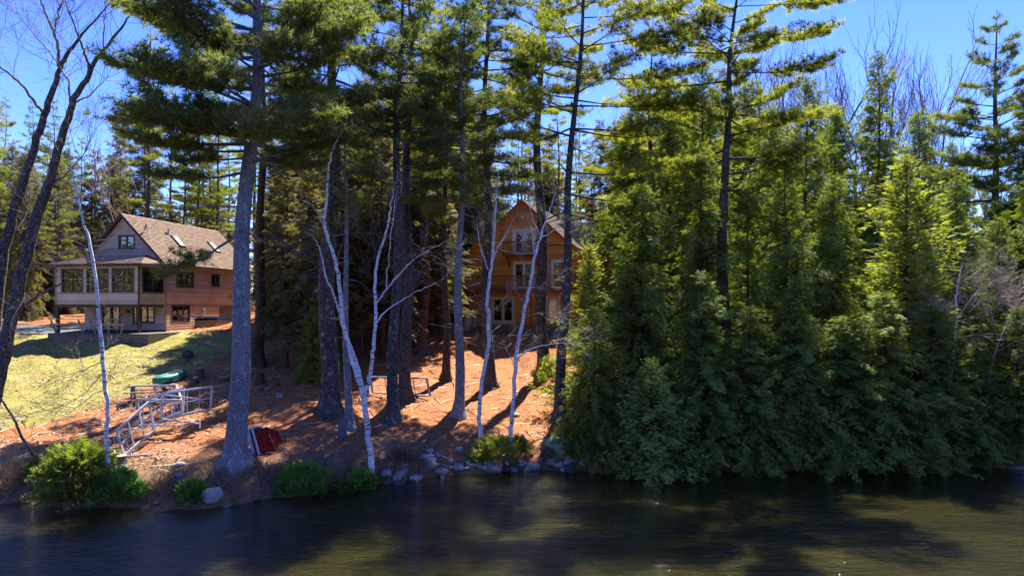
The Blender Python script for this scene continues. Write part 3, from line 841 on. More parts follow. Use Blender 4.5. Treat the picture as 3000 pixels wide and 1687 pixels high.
# second row
conifer(HEM[0], 'hemlock_tree', 1880, 34.5, 545, .95, 'hemlock', 'large hemlock with sunlit silvery sprays beside the orange house', 'hemlock tree', TH, 11)
conifer(CED[0], 'cedar_tree', 1730, 35.5, 720, 1.2, 'cedar', 'young bright cedar standing against the corner of the orange house', 'cedar tree', TH, 12)
conifer(CED[0], 'cedar_tree', 2655, 34.0, 470, 1.45, 'cedar', 'tall pointed sunlit cedar rising above the low hemlocks', 'cedar tree', TH, 13)
conifer(HEM[1], 'hemlock_tree', 2800, 35.5, 520, .8, 'hemlock', 'slim sunlit hemlock just right of the pointed cedar', 'hemlock tree', TH, 14)
for i, (px, Y, top, w) in enumerate([(2050, 35.5, 420, .8), (2190, 36, 560, .85), (2300, 35.2, 480, .8), (2440, 35.6, 520, .85), (2930, 36, 640, .85), (3040, 36, 500, .9), (3180, 37, 480, .9), (3340, 37, 560, .9), (3520, 38, 450, .9)]):
    conifer(HEM[(i + 1) % 3], 'hemlock_tree', px, Y, top, w, 'hemlock', f'{ORD[i]} mid-height hemlock behind the shore row counting from the orange house', 'hemlock tree', 'hemlocks in the thicket', 20 + i)
# third row
conifer(SPR[0], 'spruce_tree', 2573, 43, 150, .8, 'hemlock', 'dark narrow spruce spearing up before the bare crowns', 'spruce tree', TH, 31)
for i, (px, Y, top, w) in enumerate([(1850, 42, 330, .8), (1960, 46, 250, .85), (2060, 44, 180, .8), (2200, 50, 240, .8), (2260, 43, 330, .85), (2360, 42, 230, .7), (2450, 45, 320, .8), (2690, 43, 330, .75), (2790, 46, 420, .8), (3020, 42, 300, .85)]):
    conifer(HEM[i % 3], 'hemlock_tree', px, Y, top, w, 'hemlock', f'{ORD[i]} tall hemlock at the back of the thicket counting from the orange house', 'hemlock tree', 'tall hemlocks behind the thicket', 40 + i)

# dark understorey among the pines
for i, (px, Y, top, w) in enumerate([(830, 45, 430, 1.0), (915, 47, 330, 1.0), (905, 39, 470, .95), (1010, 46, 420, 1.05), (1090, 48, 300, 1.0), (1130, 52, 380, 1.0), (1265, 53, 330, 1.0), (1340, 61, 350, 1.1), (1400, 63, 300, 1.0), (1050, 56, 250, 1.1), (860, 58, 300, 1.1), (1200, 60, 260, 1.1), (800, 52, 470, 1.1), (870, 50, 380, 1.2), (960, 53, 280, 1.2), (1005, 60, 330, 1.2), (1110, 58, 420, 1.3), (1160, 47, 520, 1.1), (1240, 58, 480, 1.3), (1060, 44, 560, 1.1), (1300, 60, 300, 1.2), (940, 43, 560, 1.1), (840, 41, 480, 1.0), (1000, 42, 430, 1.0), (1120, 44, 400, 1.1), (1215, 48, 420, 1.1), (1290, 50, 470, 1.1), (890, 55, 250, 1.2), (1075, 52, 300, 1.2), (1180, 55, 350, 1.2), (1370, 66, 330, 1.2)]):
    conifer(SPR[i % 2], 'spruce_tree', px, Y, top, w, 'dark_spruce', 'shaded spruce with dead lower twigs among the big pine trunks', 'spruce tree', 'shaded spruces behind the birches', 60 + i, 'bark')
conifer(CED[1], 'young_hemlock', 915, 38.0, 905, .9, 'hemlock', 'small dark hemlock bush left of the thick-footed pine', 'hemlock tree', None, 75)
# ------------------------------------------------------------------ woods behind
def straight(H, lean=.3): return np.array([[0, 0, -.4], [lean * .3, 0, H * .5], [lean, 0, H]])
BGP = []
for s, (H, c, Lm, per, dn) in enumerate([(27, .42, 3.3, 2.6, .8), (25, .52, 2.8, 2.6, .8), (29, .36, 3.8, 2.3, .8)]):
    BGP.append((geo_meshes(pine_geo(300 + s, straight(H), .24, H, H * c, Lm, per, dn, 99, (), H * .15, tuft=.30, sides=8), 'pine'), H))
def bare_geo(seed, H, r0, lev=4, fork=.35, nst=3, mat='twig_red'):
    r = np.random.default_rng(seed); T = Tubes(); W = Tubes()
    hf = H * fork
    K = 7; P = [np.array([0, 0, -.3])]
    for i in range(K - 1): P.append(P[-1] + np.array([r.normal() * .12, r.normal() * .12, (hf + .3) / (K - 1)]))
    T.add(P, np.linspace(r0, r0 * .75, K), 8)
    for j in range(nst):
        a = 6.28 * j / nst + r.uniform(-.5, .5); d = nrm(np.array([math.cos(a) * .45, math.sin(a) * .45, 1.0]))
        grow(W, r, P[-1], d, H * .34, r0 * .6, lev, .14, .13, (3, 4), (16, 42), (.5, .74), rmin=.011)
    return tube_mesh('bare_trunk', T), tube_mesh('bare_crown', W)
BARE = [bare_geo(401, 22, .22), bare_geo(402, 20, .19, fork=.3, nst=4), bare_geo(403, 14, .10, 3, .25, 3)]

LIT = [(-26, 57, 11, 6.5), (-24, 60, 9, 4), (-24, 38, 3.5, 8), (-30, 44, 4.5, 6), (0, 43, 3, 5), (5, 58, 12, 4.0)]   # places the sun reaches in the photograph
def shades(X, Y, zb, H, c0):
    for f in np.linspace(c0, 1, 6):
        zt = zb + H * f
        for (tx, ty, tz, tr) in LIT:
            if zt <= tz: continue
            L = (zt - tz) / math.tan(SUN_EL)
            sx, sy = X - math.sin(SUN_AZ) * L, Y - math.cos(SUN_AZ) * L
            if math.hypot(sx - tx, sy - ty) < tr + 1.5 * (1 - f): return True
    return False
def in_house(X, Y):
    if -38 < X < -19 and 47 < Y < 66: return True
    if -8 < X < 10 and 50 < Y < 67: return True
    return False
def woods():
    r = np.random.default_rng(77); put = []
    n = 0
    for k in range(900):
        px = r.uniform(-350, 3350); Y = r.uniform(63, 105) if px < 2000 else r.uniform(48, 85)
        if px < 2000 and r.uniform() < .35: Y = r.uniform(60, 75)
        X = (px - 1500) / FPX * Y
        if in_house(X, Y): continue
        if any(math.hypot(X - a, Y - b) < 3.1 for a, b in put): continue
        zb = gzf(X, Y)
        kind = r.choice(['pine', 'spruce', 'bare', 'hem'], p=[.46, .22, .17, .15] if px < 700 else [.5, .22, .08, .2])
        top = np.interp(px, [-300, 0, 150, 330, 480, 700, 1000, 1500, 1750, 2000, 2250, 2420, 2800, 3300], [250, 265, 300, 290, 240, 180, 130, 200, 250, 150, 200, 330, 420, 250]) + r.uniform(-10, 190)
        H = at(px, top, Y).z - zb
        if H < 8: continue
        if shades(X, Y, zb, H, {'pine': .4, 'spruce': .2, 'bare': .9, 'hem': .1}[kind]): continue
        put.append((X, Y)); n += 1
        loc = Vector((X, Y, zb - .05)); rz = r.uniform(0, 6.28)
        if kind == 'pine':
            g, H0 = BGP[r.integers(3)]
            place_tree('pine_tree', loc, g, M['bark'], M[r.choice(['pine_sun_tint', 'pine_sun_tint', 'pine'])], 'distant pine with a bare lower trunk in the woods behind the houses', 'pine tree', 'pines in the woods behind', rz, H / H0)
        elif kind == 'spruce':
            conifer(SPR[r.integers(2)], 'spruce_tree', px, Y, top, r.uniform(.8, 1.1), 'dark_spruce', 'distant dark spruce in the woods behind the houses', 'spruce tree', 'spruces in the woods behind', k, 'bark')
        elif kind == 'hem':
            conifer(HEM[r.integers(3)], 'hemlock_tree', px, Y, top + 120, r.uniform(.55, .8), 'dark_spruce', 'distant full-crowned hemlock in the woods behind the houses', 'hemlock tree', 'hemlocks in the woods behind', k, 'bark')
        else:
            g = BARE[r.integers(3)]; H0 = {0: 22, 1: 20, 2: 14}[BARE.index(g)]
            place_tree('bare_tree', loc, g, M['bark'], M['twig_red'], 'leafless grey-brown tree in the woods behind the houses', 'bare tree', 'bare trees in the woods behind', rz, H / H0)
        if n >= 165: break
    return n
print('woods', woods())
def young_woods():
    r = np.random.default_rng(91); n = 0; put = []
    for k in range(400):
        px = r.uniform(-250, 1950); Y = r.uniform(64, 96); X = (px - 1500) / FPX * Y
        if in_house(X, Y) or any(math.hypot(X - a, Y - b) < 2.6 for a, b in put): continue
        top = r.uniform(520, 780)
        if shades(X, Y, gzf(X, Y), at(px, top, Y).z - gzf(X, Y), .1): continue
        put.append((X, Y)); n += 1
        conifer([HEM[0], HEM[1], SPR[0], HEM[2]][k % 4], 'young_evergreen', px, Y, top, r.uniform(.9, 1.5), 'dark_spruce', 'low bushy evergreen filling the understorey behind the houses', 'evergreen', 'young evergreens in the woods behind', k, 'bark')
        if n >= 60: break
young_woods()
def side_woods():
    # the woods go on to the left of the driveway and to the right of the thicket
    r = np.random.default_rng(95); put = []
    for k in range(300):
        left = k % 3 > 0
        px = r.uniform(-1500, -330) if left else r.uniform(3250, 4100)
        Y = r.uniform(36, 95) if left else r.uniform(40, 80); X = (px - 1500) / FPX * Y
        if left and Y < 58 and X > -52: continue
        if any(math.hypot(X - a, Y - b) < 3.6 for a, b in put): continue
        zb = gzf(X, Y); H = r.uniform(17, 27)
        if shades(X, Y, zb, H, .2): continue
        put.append((X, Y)); j = len(put)
        if j % 3 == 0: conifer(HEM[j % 2], 'hemlock_tree', px, Y, HORIZON - (zb + H * .6 - CAM_H) / Y * FPX, .9, 'dark_spruce', 'distant full-crowned hemlock in the woods behind the houses', 'hemlock tree', 'hemlocks in the woods behind', k, 'bark')
        else:
            g, H0 = BGP[j % 3]; place_tree('pine_tree', Vector((X, Y, zb - .05)), g, M['bark'], M['pine_sun_tint' if j % 2 else 'pine'], 'distant pine with a bare lower trunk in the woods behind the houses', 'pine tree', 'pines in the woods behind', k, H / H0)
        if j >= 55: break
side_woods()
def far_woods():
    r = np.random.default_rng(92); T = Tubes(); L = Leaves(*LEAF5)
    for k in range(200):
        px = -2400 + 7200 * (k + r.uniform()) / 200; Y = r.uniform(100, 165); X = (px - 1500) / FPX * Y; zb = gzf(X, Y)
        H = at(px, r.uniform(430, 700), Y).z - zb
        T.add([np.array([X, Y, zb - 1]), np.array([X, Y, zb + H * .5]), np.array([X, Y, zb + H])], [.3, .2, .03], 5)
        m = 170; f = r.uniform(.03, 1, m); a = r.uniform(0, 6.28, m); rad = 3.6 * (1 - f) ** .6 * np.sqrt(r.uniform(.05, 1, m)) + .2
        p = np.stack([X + np.cos(a) * rad, Y + np.sin(a) * rad, zb + H * f], -1)
        L.add(p, np.stack([np.cos(a), np.sin(a), r.normal(size=m) * .4], -1), r.normal(size=(m, 3)) + [0, 0, 1], r.uniform(.7, 1.5, m), r.uniform(0, 1, m))
    V, Q = T.build(); LV, LT, lv = L.build()
    o = ob('distant_woods', make_mesh('distant_woods', np.concatenate([V, LV]), Q, LT + len(V), np.concatenate([np.zeros(len(V)), lv])), M['dark_spruce'])
    tag(o, 'far-off mass of dark evergreens closing the view between the trunks', 'woods', kind='stuff')
far_woods()
def opposite_shore():  # unseen shore, added so the house windows reflect dark trees instead of sky
    r = np.random.default_rng(93); T = Tubes(); L = Leaves(*LEAF5)
    for k in range(330):
        X = -560 + 800 * (k + r.uniform()) / 330; Y = r.uniform(-330, -184); zb = gzf(X, Y); H = r.uniform(17, 28)
        T.add([np.array([X, Y, zb - 1]), np.array([X, Y, zb + H * .5]), np.array([X, Y, zb + H])], [.3, .2, .03], 4)
        m = 60; f = r.uniform(.02, 1, m); a = r.uniform(0, 6.28, m); rad = 4.2 * (1 - f) ** .6 * np.sqrt(r.uniform(.05, 1, m)) + .2
        L.add(np.stack([X + np.cos(a) * rad, Y + np.sin(a) * rad, zb + H * f], -1), np.stack([np.cos(a), np.sin(a), r.normal(size=m) * .4], -1), r.normal(size=(m, 3)) + [0, 0, 1], r.uniform(2.6, 4.6, m), r.uniform(0, 1, m))
    V, Q = T.build(); LV, LT, lv = L.build()
    o = ob('opposite_woods', make_mesh('opposite_woods', np.concatenate([V, LV]), Q, LT + len(V), np.concatenate([np.zeros(len(V)), lv])), M['dark_spruce'])
    tag(o, 'unseen dark evergreen woods added on the opposite shore of the lake', 'woods', kind='stuff')
opposite_shore()
# tall pine whose tip stands alone above the tan house
pX = (430 - 1500) / FPX * 64
g = BGP[2]; place_tree('pine_tree', Vector((pX, 64, gzf(pX, 64))), g[0], M['bark'], M['pine_sun_tint'], 'tall pine whose single tip stands clear above the tan house', 'pine tree', None, 1.0, (at(430, 25, 64).z - gzf(pX, 64)) / g[1])
# big leafless crowns on the skyline
for i, (px, Y, top, sc) in enumerate([(2370, 56, 120, 1), (2480, 58, 110, 1), (2560, 60, 170, 1), (2640, 55, 190, 1), (2730, 54, 175, 1)]):
    X = (px - 1500) / FPX * Y; zb = gzf(X, Y); g = BARE[i % 2]; H0 = 21
    place_tree('bare_tree', Vector((X, Y, zb)), g, M['bark'], M['twig_red'], f'{ORD[i]} leafless tree fanning reddish twigs on the skyline, counting from the bright-plated pine', 'bare tree', 'bare crowns on the skyline', i * 1.3, (at(px, top, Y).z - zb) / (H0 * 1.02))

# ------------------------------------------------------------------ birches and other bare trees near the shore
def stems_tree(name, base, stems, label, cat, bark_m, twig_m, seed, ntw=7, twL=1.2, lev=2, side_dead=(), thin=.02, group=None, up=.05, twr=.010, slim=1.0):
    """stems: list of (distance offset drift, [(px, py, radius) ...]) at the tree's distance"""
    r = np.random.default_rng(seed); T = Tubes(); W = Tubes()
    seen = []
    for (drift, pts, nt) in stems:
        K = len(pts); L = []
        # a branch starts at the depth of the stem it grows from
        y0 = min(seen, key=lambda s_: (s_[0] - pts[0][0]) ** 2 + (s_[1] - pts[0][1]) ** 2)[2] if seen else 0.0
        for i, (px, py, rad) in enumerate(pts):
            yo = y0 + drift * i / max(1, K - 1); q = at(px, py, base.y + yo) - base; L.append(np.array([q.x, yo, q.z]))
        for i in range(K - 1):
            for t in (0, .25, .5, .75, 1): seen.append((pts[i][0] + (pts[i + 1][0] - pts[i][0]) * t, pts[i][1] + (pts[i + 1][1] - pts[i][1]) * t, L[i][1] + (L[i + 1][1] - L[i][1]) * t))
        L = np.array(L); rad = np.array([p[2] for p in pts]) * slim
        n = max(10, K * 4); t = np.linspace(0, K - 1, n)
        # smooth interpolation
        from_idx = np.arange(K)
        S = np.stack([np.interp(t, from_idx, L[:, a]) for a in range(3)], -1)
        for _ in range(2): S[1:-1] = .25 * S[:-2] + .5 * S[1:-1] + .25 * S[2:]
        S[1:-1] += r.normal(size=(n - 2, 3)) * .018
        rr = np.interp(t, from_idx, rad)
        (T if rad[0] > thin else W).add(S, rr, 9 if rad[0] > .05 else 6)
        if nt: twigs_along(W, r, S, max(3, int(nt * .95)), twL, lev, rad=twr, up=up, tmin=.3)
    e = empty(name, base, label, cat, group)
    ob('trunk', tube_mesh('stem', T), M[bark_m], e)
    if W.g: ob('crown', tube_mesh('twigs', W), M[twig_m], e)
    return e
# single birch on the left bank
b = on_ground(338, 1450); b.z -= .1
stems_tree('birch_tree', b, [(0, [(338, 1462, .105), (318, 1370, .085), (312, 1270, .078), (318, 1200, .072), (305, 1100, .07), (298, 1000, .066), (288, 900, .062), (278, 790, .055), (262, 700, .048), (236, 630, .040), (225, 560, .03), (205, 470, .018), (200, 400, .008)], 26),
    (-.4, [(303, 1090, .018), (250, 1150, .012), (180, 1190, .008), (110, 1205, .004)], 10), (.3, [(300, 1060, .018), (230, 1090, .012), (150, 1110, .004)], 9), (-.3, [(308, 1135, .018), (240, 1180, .011), (170, 1230, .004)], 8), (.4, [(306, 1110, .016), (335, 1105, .011), (375, 1140, .004)], 6),
    (.3, [(240, 640, .014), (262, 560, .01), (300, 500, .004)], 5)],
    'slim white birch with dark lateral twigs leaning on the left bank', 'birch tree', 'birch', 'twig', 501, twL=.9)
# forked birch, the middle clump
b = on_ground(1090, 1385); b.z -= .08
stems_tree('birch_tree', b, [
    (0, [(1090, 1392, .155), (1087, 1350, .125), (1078, 1270, .115), (1070, 1200, .115), (1062, 1150, .115)], 0),
    (-.2, [(1066, 1160, .10), (1046, 1100, .092), (1028, 1040, .088), (1012, 980, .085), (1000, 900, .08), (994, 820, .076), (985, 770, .07), (968, 720, .066), (952, 670, .06), (950, 640, .055), (958, 580, .048), (960, 520, .042), (965, 465, .034), (980, 425, .02), (1000, 390, .010), (1010, 360, .005)], 22),
    (.5, [(1064, 1150, .075), (1050, 1080, .06), (1030, 1020, .055), (1008, 970, .05), (988, 890, .046), (968, 840, .042), (950, 800, .036), (945, 760, .03), (935, 720, .022), (918, 690, .012), (890, 680, .005)], 16),
    (-.5, [(1074, 1165, .09), (1083, 1100, .08), (1092, 1040, .075), (1098, 980, .07), (1102, 900, .066), (1098, 840, .06), (1100, 790, .056), (1112, 735, .05), (1132, 680, .042), (1142, 620, .034), (1150, 570, .022), (1162, 540, .010), (1165, 500, .005)], 18),
    (-.9, [(1100, 890, .036), (1130, 850, .034), (1160, 815, .03), (1205, 765, .024), (1250, 735, .014), (1310, 705, .005)], 12),
    (.7, [(1103, 945, .036), (1130, 910, .032), (1175, 880, .028), (1230, 850, .022), (1290, 825, .014), (1330, 785, .005)], 12),
    (.4, [(1132, 845, .022), (1138, 760, .02), (1145, 680, .017), (1155, 600, .012), (1165, 545, .005)], 7),
    (-.4, [(985, 770, .02), (1002, 710, .017), (1022, 695, .01), (1055, 670, .005)], 6), (.4, [(955, 690, .022), (930, 615, .016), (900, 590, .010), (870, 585, .004)], 7),
    (.3, [(962, 545, .015), (985, 530, .012), (1010, 505, .006)], 4), (-.5, [(988, 800, .016), (930, 770, .013), (870, 755, .009), (815, 735, .004)], 8),
    (-.5, [(1060, 1150, .015), (1040, 1195, .012), (1010, 1225, .008), (992, 1255, .004)], 6), (-.4, [(1083, 1200, .02), (1100, 1230, .016), (1115, 1255, .014), (1150, 1260, .005)], 10), (.4, [(1100, 1070, .014), (1150, 1066, .011), (1190, 1070, .006)], 7)],
    'white birch forking in two near its foot at the rocky shore', 'birch tree', 'birch', 'twig', 502, twL=.95)
# birch pair by the rocks
b = on_ground(1410, 1296); b.z -= .08
stems_tree('birch_tree', b, [(0, [(1410, 1303, .12), (1405, 1250, .098), (1404, 1190, .094), (1412, 1120, .09), (1422, 1060, .088), (1432, 1010, .084), (1432, 940, .08), (1426, 890, .076), (1432, 830, .07), (1438, 780, .062), (1446, 720, .052), (1450, 650, .04), (1452, 600, .03), (1456, 550, .018), (1462, 480, .006)], 16),
    (-.3, [(1430, 790, .034), (1408, 730, .028), (1402, 690, .02), (1396, 640, .006)], 8), (.3, [(1438, 780, .034), (1460, 720, .03), (1482, 690, .024), (1500, 650, .014), (1520, 620, .005)], 8),
    (.2, [(1446, 730, .026), (1444, 660, .02), (1448, 590, .01), (1452, 520, .004)], 4), (-.4, [(1430, 925, .018), (1470, 885, .014), (1500, 850, .011), (1535, 840, .005)], 8), (-.3, [(1428, 880, .015), (1395, 865, .012), (1355, 885, .005)], 5)],
    'curved white birch with several upright tops in front of the orange house', 'birch tree', 'birch', 'twig_pale', 503, twL=.8)
b = on_ground(1483, 1352); b.z -= .08
stems_tree('birch_tree', b, [(0, [(1483, 1360, .12), (1492, 1300, .098), (1500, 1230, .092), (1506, 1150, .088), (1508, 1090, .086), (1512, 1040, .082), (1524, 980, .08), (1536, 910, .074), (1548, 860, .07), (1558, 800, .064), (1570, 740, .056), (1582, 700, .05), (1594, 660, .04), (1608, 620, .028), (1622, 580, .016), (1630, 550, .006)], 16),
    (-.4, [(1512, 1060, .045), (1530, 1035, .04), (1560, 1020, .034), (1600, 1010, .026), (1650, 1004, .016), (1700, 1008, .005)], 14), (.3, [(1586, 690, .026), (1560, 650, .02), (1552, 600, .013), (1545, 560, .005)], 6),
    (-.3, [(1584, 700, .028), (1620, 675, .02), (1645, 650, .012), (1665, 625, .005)], 7), (.3, [(1566, 745, .022), (1560, 690, .018), (1555, 650, .007)], 4), (-.5, [(1550, 850, .018), (1590, 835, .014), (1630, 800, .005)], 8), (-.3, [(1535, 925, .016), (1590, 915, .012), (1650, 925, .005)], 7),
    (.2, [(1508, 1080, .02), (1500, 1050, .016), (1480, 1020, .012), (1450, 1010, .005)], 6)],
    'white birch leaning right from the rocky shore with a long level bough', 'birch tree', 'birch', 'twig_pale', 504, twL=.8)
# big two-stemmed maple at the left edge
b = Vector(((-40 - 1500) / FPX * 28.5, 28.5, 0)); b.z = gzf(b.x, b.y) - .1
stems_tree('maple_tree', b, [
    (0, [(-38, 1240, .42), (-8, 1130, .34), (20, 1000, .31), (40, 900, .295), (70, 780, .28), (95, 680, .26), (125, 580, .235), (150, 520, .215), (170, 440, .195), (200, 350, .17), (215, 290, .15), (255, 235, .125), (275, 180, .10), (312, 140, .075), (365, 70, .05), (392, 22, .03), (430, -30, .012)], 12),
    (.8, [(-30, 1130, .30), (-10, 900, .26), (10, 740, .24), (35, 640, .225), (65, 550, .21), (90, 470, .19), (110, 400, .18), (140, 310, .155), (165, 240, .13), (175, 200, .115), (205, 150, .09), (240, 100, .06), (290, 50, .04), (330, 0, .02), (350, -40, .01)], 11),
    (-.6, [(128, 335, .075), (80, 270, .06), (40, 225, .05), (0, 198, .035), (-40, 170, .02)], 14), (.5, [(172, 195, .085), (168, 130, .07), (155, 90, .06), (130, 30, .045), (115, -20, .03)], 12),
    (-.7, [(262, 225, .075), (258, 190, .065), (245, 150, .055), (225, 95, .045), (195, 20, .03), (180, -30, .02)], 12), (.6, [(205, 300, .06), (205, 240, .05), (185, 210, .04), (150, 160, .03), (90, 90, .02), (20, 5, .008)], 16),
    (.4, [(160, 80, .05), (170, 40, .04), (185, 0, .03), (195, -30, .02)], 6), (-.4, [(300, 155, .04), (305, 90, .03), (310, 20, .02), (312, -20, .01)], 7), (.9, [(225, 300, .05), (265, 280, .035), (300, 240, .02), (320, 225, .008)], 9),
    (-1.2, [(30, 960, .10), (60, 900, .085), (110, 868, .07), (150, 845, .055), (180, 832, .045), (186, 828, .04)], 4), (.5, [(140, 545, .05), (185, 520, .04), (230, 470, .03), (270, 420, .01)], 12), (-.5, [(60, 800, .04), (110, 770, .03), (160, 720, .012)], 10), (.6, [(20, 700, .04), (60, 660, .03), (120, 640, .01)], 9)],
    'large leafless maple with two leaning lichened stems beside the lawn', 'maple tree', 'maple_bark', 'twig', 505, twL=2.0, lev=2, thin=.053, up=.08, twr=.015, slim=.82)
# broken leaning stem on the left bank
b = on_ground(138, 1402); b.z -= .05
stems_tree('leaning_dead_tree', b, [(0, [(142, 1412, .075), (115, 1365, .06), (90, 1325, .055), (65, 1280, .05), (40, 1225, .045), (15, 1185, .035), (-20, 1140, .02)], 6)], 'bare leaning dead stem on the bank left of the slim birch', 'dead tree', 'maple_bark', 'twig', 506, twL=.5)
# pale birch shrubs at the right end
b = Vector((0, 31.6, 0)); b.x = (2780 - 1500) / FPX * 31.6; b.z = gzf(b.x, b.y)
stems_tree('birch_tree', b, [(0, [(2770, 1200, .05), (2788, 1080, .055), (2798, 1000, .052), (2802, 920, .046), (2802, 860, .04), (2812, 800, .024), (2822, 770, .01)], 12), (-.3, [(2804, 935, .024), (2835, 890, .02), (2865, 850, .008)], 8), (.3, [(2805, 990, .014), (2860, 1010, .011), (2920, 1042, .005)], 6)],
    'thin white birch before the dark hemlocks at the far end of the shore', 'birch tree', 'birch', 'twig_pale', 507, twL=.9)
b = Vector(((2900 - 1500) / FPX * 31.2, 31.2, 0)); b.z = gzf(b.x, b.y)
stems_tree('bare_shrub', b, [(0, [(2885, 1200, .04), (2900, 1090, .04), (2925, 1000, .038), (2950, 950, .032), (2990, 880, .022), (3040, 820, .008)], 12), (-.5, [(2920, 1010, .022), (2860, 960, .016), (2800, 930, .005)], 12), (.3, [(2940, 960, .022), (2960, 880, .018), (2965, 800, .008)], 8), (-.4, [(2930, 990, .02), (2990, 1000, .014), (3050, 1010, .006)], 8), (.4, [(2925, 1000, .02), (2900, 900, .014), (2890, 830, .006)], 7)],
    'leafless pale shrub leaning out beside the thin white birch', 'bare shrub', 'twig_pale', 'twig_pale', 508, twL=1.3, lev=3, thin=.03)
# tangled brush at the left bank and by the birches
def brush(px, py, n, L, label, seed, m='twig', rad=.01, up=.1, lev=3):
    b = on_ground(px, py); r = np.random.default_rng(seed); W = Tubes()
    for i in range(n):
        a = r.uniform(0, 6.28); d = nrm(np.array([math.cos(a), math.sin(a), r.uniform(.4, 1.4)]))
        grow(W, r, np.array([r.normal() * .25, r.normal() * .25, -.05]), d, L * r.uniform(.5, 1), rad, lev, up, .2)
    o = ob('bare_brush', tube_mesh('brush', W), M[m], None, b); tag(o, label, 'brush')
    return o
brush(40, 1400, 16, .8, 'tangle of bare grey brush on the bank below the dead stem', 601, 'twig')
brush(395, 1190, 9, .9, 'heap of pale cut branches beside the picnic table', 602, 'twig_pale', up=-.02)
brush(1560, 960, 14, 1.5, 'reddish bare bush in front of the orange house', 603, 'twig_red', rad=.014)
brush(1700, 1010, 14, 1.6, 'bare thorny bush beside the cedar at the house corner', 604, 'twig_red', rad=.014)
brush(980, 1400, 6, .5, 'pale dead twigs leaning between two green shoreline shrubs', 605, 'twig_pale')
brush(1750, 1085, 9, 1.2, 'brown bare bush under the low hemlock near the boulder', 606, 'twig_red', rad=.012)
# ------------------------------------------------------------------ houses
class Plane:
    """maps wall coordinates (along, outward, up) to house coordinates"""
    def __init__(self, origin, along, out): self.o, self.a, self.n = Vector(origin), Vector(along), Vector(out)
    def __call__(self, a, n, z): return self.o + self.a * a + self.n * n + Vector((0, 0, z))
    def slab(self, mb, a0, a1, n0, n1, z0, z1):
        P = []
        for a in (a0, a1):
            for n in (n0, n1):
                for z in (z0, z1): P.append(self(a, n, z))
        mb.hexa(P); return mb

def subtract(iv, holes):
    out = [iv]
    for h0, h1 in holes:
        nx = []
        for a, b in out:
            if h1 <= a or h0 >= b: nx.append((a, b)); continue
            if h0 > a: nx.append((a, h0))
            if h1 < b: nx.append((h1, b))
        out = nx
    return [(a, b) for a, b in out if b - a > .03]

def clad_wall(house, pl, ext, z0, z1, holes, mat, back_mat, exposure=.18, name='wall', board='clapboard', zoff=None, lip=.034):
    """ext(z) -> (a0, a1): wall extent at height z; holes: list of (a0, a1, z0, z1)"""
    back = MB(); boards = []
    n = int(math.ceil((z1 - z0) / exposure - 1e-6))
    # split rows at hole edges so openings stay exact
    for i in range(n):
        za, zb = z0 + i * exposure, min(z1, z0 + (i + 1) * exposure)
        cuts = sorted({za, zb} | {h for H in holes for h in (H[2], H[3]) if za + .01 < h < zb - .01})
        for c0, c1 in zip(cuts[:-1], cuts[1:]):
            if c1 - c0 < .012: continue
            e0, e1 = ext((c0 + c1) / 2)
            lo0, lo1 = ext(c0); hi0, hi1 = ext(c1)
            hs = [(H[0], H[1]) for H in holes if H[2] < c1 - .005 and H[3] > c0 + .005]
            for a, b in subtract((e0, e1), hs):
                al, bl = (lo0 if a == e0 else a), (lo1 if b == e1 else b)
                ah, bh = (hi0 if a == e0 else a), (hi1 if b == e1 else b)
                if bh <= ah: ah = bh = (ah + bh) / 2
                boards.append((al, bl, ah, bh, c0, c1, c1 - c0 >= exposure * .99))
                back.hexa([pl(al, -.12, c0), pl(ah, -.12, c1), pl(al, -.004, c0), pl(ah, -.004, c1), pl(bl, -.12, c0), pl(bh, -.12, c1), pl(bl, -.004, c0), pl(bh, -.004, c1)])
    w = back.build(name, back_mat, house)
    for (al, bl, ah, bh, c0, c1, full) in boards:
        m = MB(); t0, t1 = lip, .006
        c0 += .012; m.hexa([pl(al, 0, c0 - .004), pl(ah, 0, c1), pl(al, t0, c0 - .004), pl(ah, t1, c1), pl(bl, 0, c0 - .004), pl(bh, 0, c1), pl(bl, t0, c0 - .004), pl(bh, t1, c1)])  # open gap bares the dark backing, imitating a shadow line under each board
        m.build(board, mat, w)
    return w

